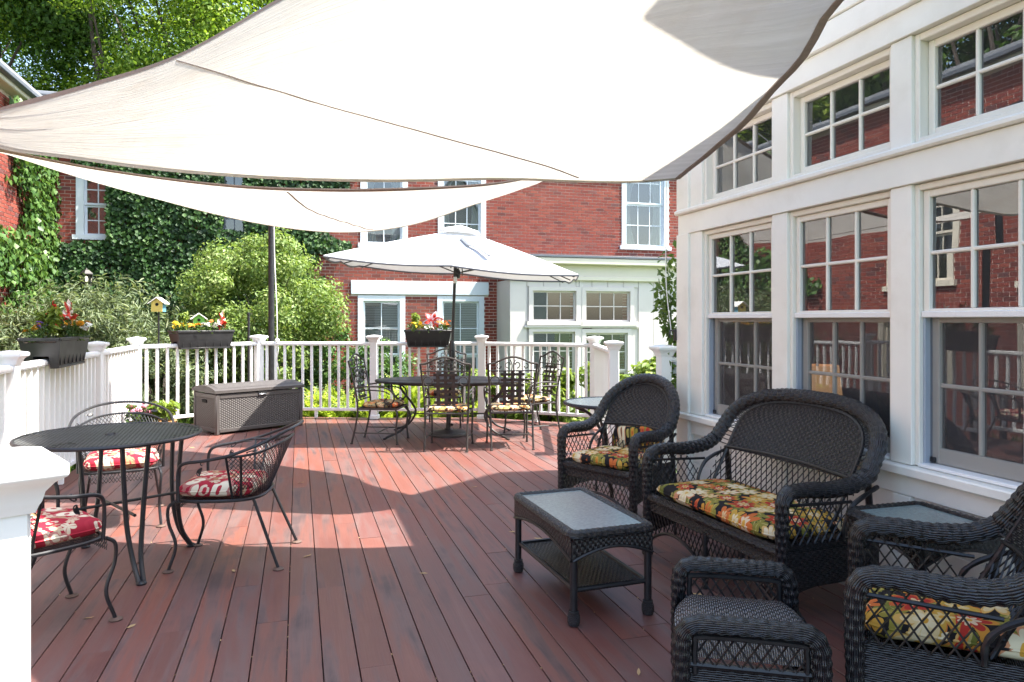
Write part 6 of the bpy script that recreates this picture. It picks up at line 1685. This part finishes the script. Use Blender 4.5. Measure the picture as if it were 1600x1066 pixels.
# ---------------------------------------------------------------- barrel-back mesh chairs (front is -y)
def mesh_chair():
    t = thing('mesh_chair', 'x', 'chair', (0, 0, 0), 0, 'black mesh chairs around the round mesh table')
    def seat_edge(a):      # a from -PI..PI, 0 = back centre (+y)
        x = math.sin(a); y = math.cos(a); return Vector((.255 * x, .25 * y if y > 0 else .235 * y * (1 - .10 * abs(x)), .405))
    outline_ = []
    for k in range(48):
        a = -PI + 2 * PI * k / 48; e_ = .55; x, y = math.sin(a), math.cos(a)
        outline_.append(Vector((.26 * math.copysign(abs(x) ** e_, x), .245 * math.copysign(abs(y) ** (e_ if y < 0 else .8), y), .405)))
    m = MB(); m.tube(outline_, .0095, 7, closed=True); m.build('seat_frame', M['black'], t)
    m = MB()
    def sx(y): return .255 * (max(0, 1 - (abs(y) / .25) ** 2.6)) ** .4
    lattice(m, lambda s_, y: Vector((s_, y, .400 - .012 * math.cos(s_ * 5) * math.cos(y * 5))), -.25, .25, -.235, .235, .021, 1.7, .0022, tmin=lambda s_: -.235 * (1 - .0 * s_), tmax=lambda s_: .235 * (1 - (abs(s_) / .26) ** 4) ** .5)
    lattice(m, lambda s_, z: Vector((s_, -.24 - .012 * math.sin((z - .33) * 40), z)), -.20, .20, .335, .40, .021, 1.7, .0022)
    m.build('seat_mesh', M['black'], t, kind='stuff')
    # top rails sweep from the arm fronts round the back
    half = [(.26, -.20, .41), (.262, -.205, .52), (.268, -.195, .60), (.285, -.15, .632), (.315, -.03, .65), (.335, .12, .685), (.305, .28, .745), (.20, .385, .795), (.07, .43, .815)]
    rail = cr([Vector((-x, y, z)) for x, y, z in half] + [Vector(p) for p in half[::-1]], 6)
    m = MB(); m.tube(rail, .0095, 8); m.build('arm_rail', M['black'], t)
    inner = [(.325, .06, .668), (.30, .17, .672), (.255, .27, .69), (.17, .345, .72), (.06, .375, .735)]
    rail2 = cr([Vector((-x, y, z)) for x, y, z in inner] + [Vector(p) for p in inner[::-1]], 6)
    m = MB(); m.tube(rail2, .0075, 7); m.build('inner_rail', M['black'], t)
    # mesh back between the seat and the inner rail
    n2 = len(rail2) - 1
    def backp(s_, v):
        i = min(n2 - 1, max(0, int((s_ + .5) * n2))); f = (s_ + .5) * n2 - i
        top = rail2[i].lerp(rail2[i + 1], f); a = s_ * 2 * 1.25
        bot = Vector((.25 * math.sin(a), .245 * math.cos(a) * .98, .41))
        p = bot.lerp(top, v); return p
    m = MB(); lattice(m, lambda s_, z: backp(s_ / .8, z / .34), -.38, .38, 0.0, .34, .021, 1.7, .0022, step=.034); m.build('back_mesh', M['black'], t, kind='stuff')
    for sg in (-1, 1):
        for (i0, b_) in ((.02, 1.18), (.10, .98)):
            s_ = sg * (.5 - i0); a = s_ * 2 * 1.25; m = MB()
            m.tube([Vector((.25 * math.sin(sg * b_), .24 * math.cos(sg * b_), .41)), backp(s_, 1.0)], .0075, 6); m.build('back_strap', M['black'], t)
    # scrolls and leaves between the two rails
    for sg in (-1, 1):
        for k in range(5):
            u = .12 + .085 * k; i = int((.5 + sg * u) * (len(rail) - 1)); j = int((.5 + sg * u * 1.28) * n2); j = max(0, min(n2, j))
            a, b = rail[i], rail2[j]; c = (a + b) / 2
            ex = (rail[min(len(rail) - 1, i + 1)] - rail[max(0, i - 1)]).normalized(); ey = (a - b).normalized()
            m = MB(); m.tube(spiral(c, .024, .008, 0, 5.0 * sg, ex, ey, 14), .0035, 5); m.build('scroll', M['black'], t)
            lf = [c + ex * (.018 * math.cos(q_)) * (1 + .3 * math.cos(3 * q_)) + ey * (.018 * math.sin(q_)) * (1 + .3 * math.cos(3 * q_)) for q_ in np.linspace(0, 2 * PI, 13)[:-1]]
            if k % 2 == 0: m = MB(); m.add(lf, [tuple(range(12))]); m.build('leaf', M['black'], t)
    for sg in (-1, 1):
        m = MB(); m.tube(cr([(sg * .235, -.225, .405), (sg * .245, -.262, .37), (sg * .24, -.262, .28), (sg * .235, -.225, .15), (sg * .245, -.262, .012)], 7), .0095, 7); lg = m.build('front_leg', M['black'], t)
        m = MB(); m.lathe([(.03, 0), (.032, .006), (.022, .013), (.0, .015)], 12, (sg * .245, -.264, 0)); m.build('foot_glide', M['rust'], lg)
        m = MB(); m.tube([(sg * .20, .20, .405), (sg * .255, .355, .012)], .0095, 7); lg = m.build('rear_leg', M['black'], t)
        m = MB(); m.lathe([(.03, 0), (.032, .006), (.022, .013), (.0, .015)], 12, (sg * .256, .357, 0)); m.build('foot_glide', M['rust'], lg)
    return t
mc = mesh_chair()
mcs = [((-1.735, 4.385), (-1, -.09), 'black mesh chair right of the round mesh table, turned side on', 'red and cream leaf print cushion on the chair right of the mesh table'),
       ((-2.80, 5.15), (.46, -.89), 'black mesh chair behind the round mesh table, facing the camera', 'red and cream leaf print cushion on the chair behind the mesh table'),
       ((-2.27, 3.40), (.60, .80), 'black mesh chair in the foreground beside the big white post', 'red leaf print cushion on the foreground chair beside the white post')]
for i, ((x, y), (fx, fy), lb, cl_) in enumerate(mcs):
    o = mc if i == 0 else copy_tree(mc); r_ = face(fx, fy)
    o.location = (x, y, 0); o.rotation_euler = (0, 0, r_); o['label'] = lb
    cushion(cl_, rel((x, y, 0), r_, 0, -.02, .455), r_, .46, .45, .10, M['redprint'], 'red print cushions on the mesh chairs', seed=40 + i, e=.4)

# ---------------------------------------------------------------- dry leaves on the boards
rl = random.Random(3)
spots = [(662, 897, 'dry tan leaf on the open boards in the middle of the deck'), (800, 832, 'dry tan leaf by the left end of the coffee table'), (470, 755, 'dry tan leaf right of the mesh chair back'), (568, 750, 'dry tan leaf on the sunlit boards in front of the oval table'),
         (998, 1052, 'dry tan leaf by the lower left of the ottoman'), (843, 843, 'dry tan leaf beneath the near left leg of the coffee table'), (300, 700, 'dry tan leaf beside the storage box shadow'), (480, 870, 'dry tan leaf just right of the mesh chair rear leg'),
         (365, 893, 'dry tan leaf below the mesh chair right of the round table'), (205, 980, 'dry tan leaf by the front foot of the foreground chair'), (740, 762, 'dry tan leaf on the shadow edge left of the wicker armchair'), (920, 905, 'dry tan leaf under the coffee table shelf'), (138, 967, 'dry tan leaf beside the big white post'), (1090, 930, 'dry tan leaf between coffee table and ottoman')]
for i, (px, py, lb) in enumerate(spots):
    d = EYE * 1120 / (py - 500); x = (px - 800) / 1120 * d; l_ = rl.uniform(.022, .04)
    m = MB(); w = l_ * .28; m.add([(-l_, 0, .002), (-l_ * .3, -w, .006), (l_ * .5, -w * .8, .005), (l_, 0, .009), (l_ * .5, w * .8, .004), (-l_ * .3, w, .003)], [(0, 1, 2, 3), (0, 3, 4, 5)])
    o = m.build('fallen_leaf', M['deadleaf'], None); o.location = (x, d, .001); o.rotation_euler = (0, 0, rl.uniform(0, 6))
    tag(o, lb, 'leaf', 'dry leaves scattered on the deck')
# crumbs of litter caught in the gaps between the boards
m = MB()
for i in range(420):
    k = rl.randint(0, 33); q_ = -2.078 + PITCH * k + BW + .003; p_ = rl.uniform(1.5, 9.0); c = PQ(p_, q_, rl.uniform(-.004, .001)); s_ = rl.uniform(.003, .008)
    a = rl.uniform(0, 3); e = Vector((math.cos(a), math.sin(a), 0)) * s_; f = Vector((-math.sin(a), math.cos(a), 0)) * s_ * .5
    m.add([c - e, c + f, c + e + Vector((0, 0, .002)), c - f + Vector((0, 0, .002))], [(0, 1, 2, 3)])
o = m.build('leaf_litter', M['deadleaf'], None); tag(o, 'tiny crumbs of leaf litter caught in the gaps between deck boards', 'litter', None, 'stuff')
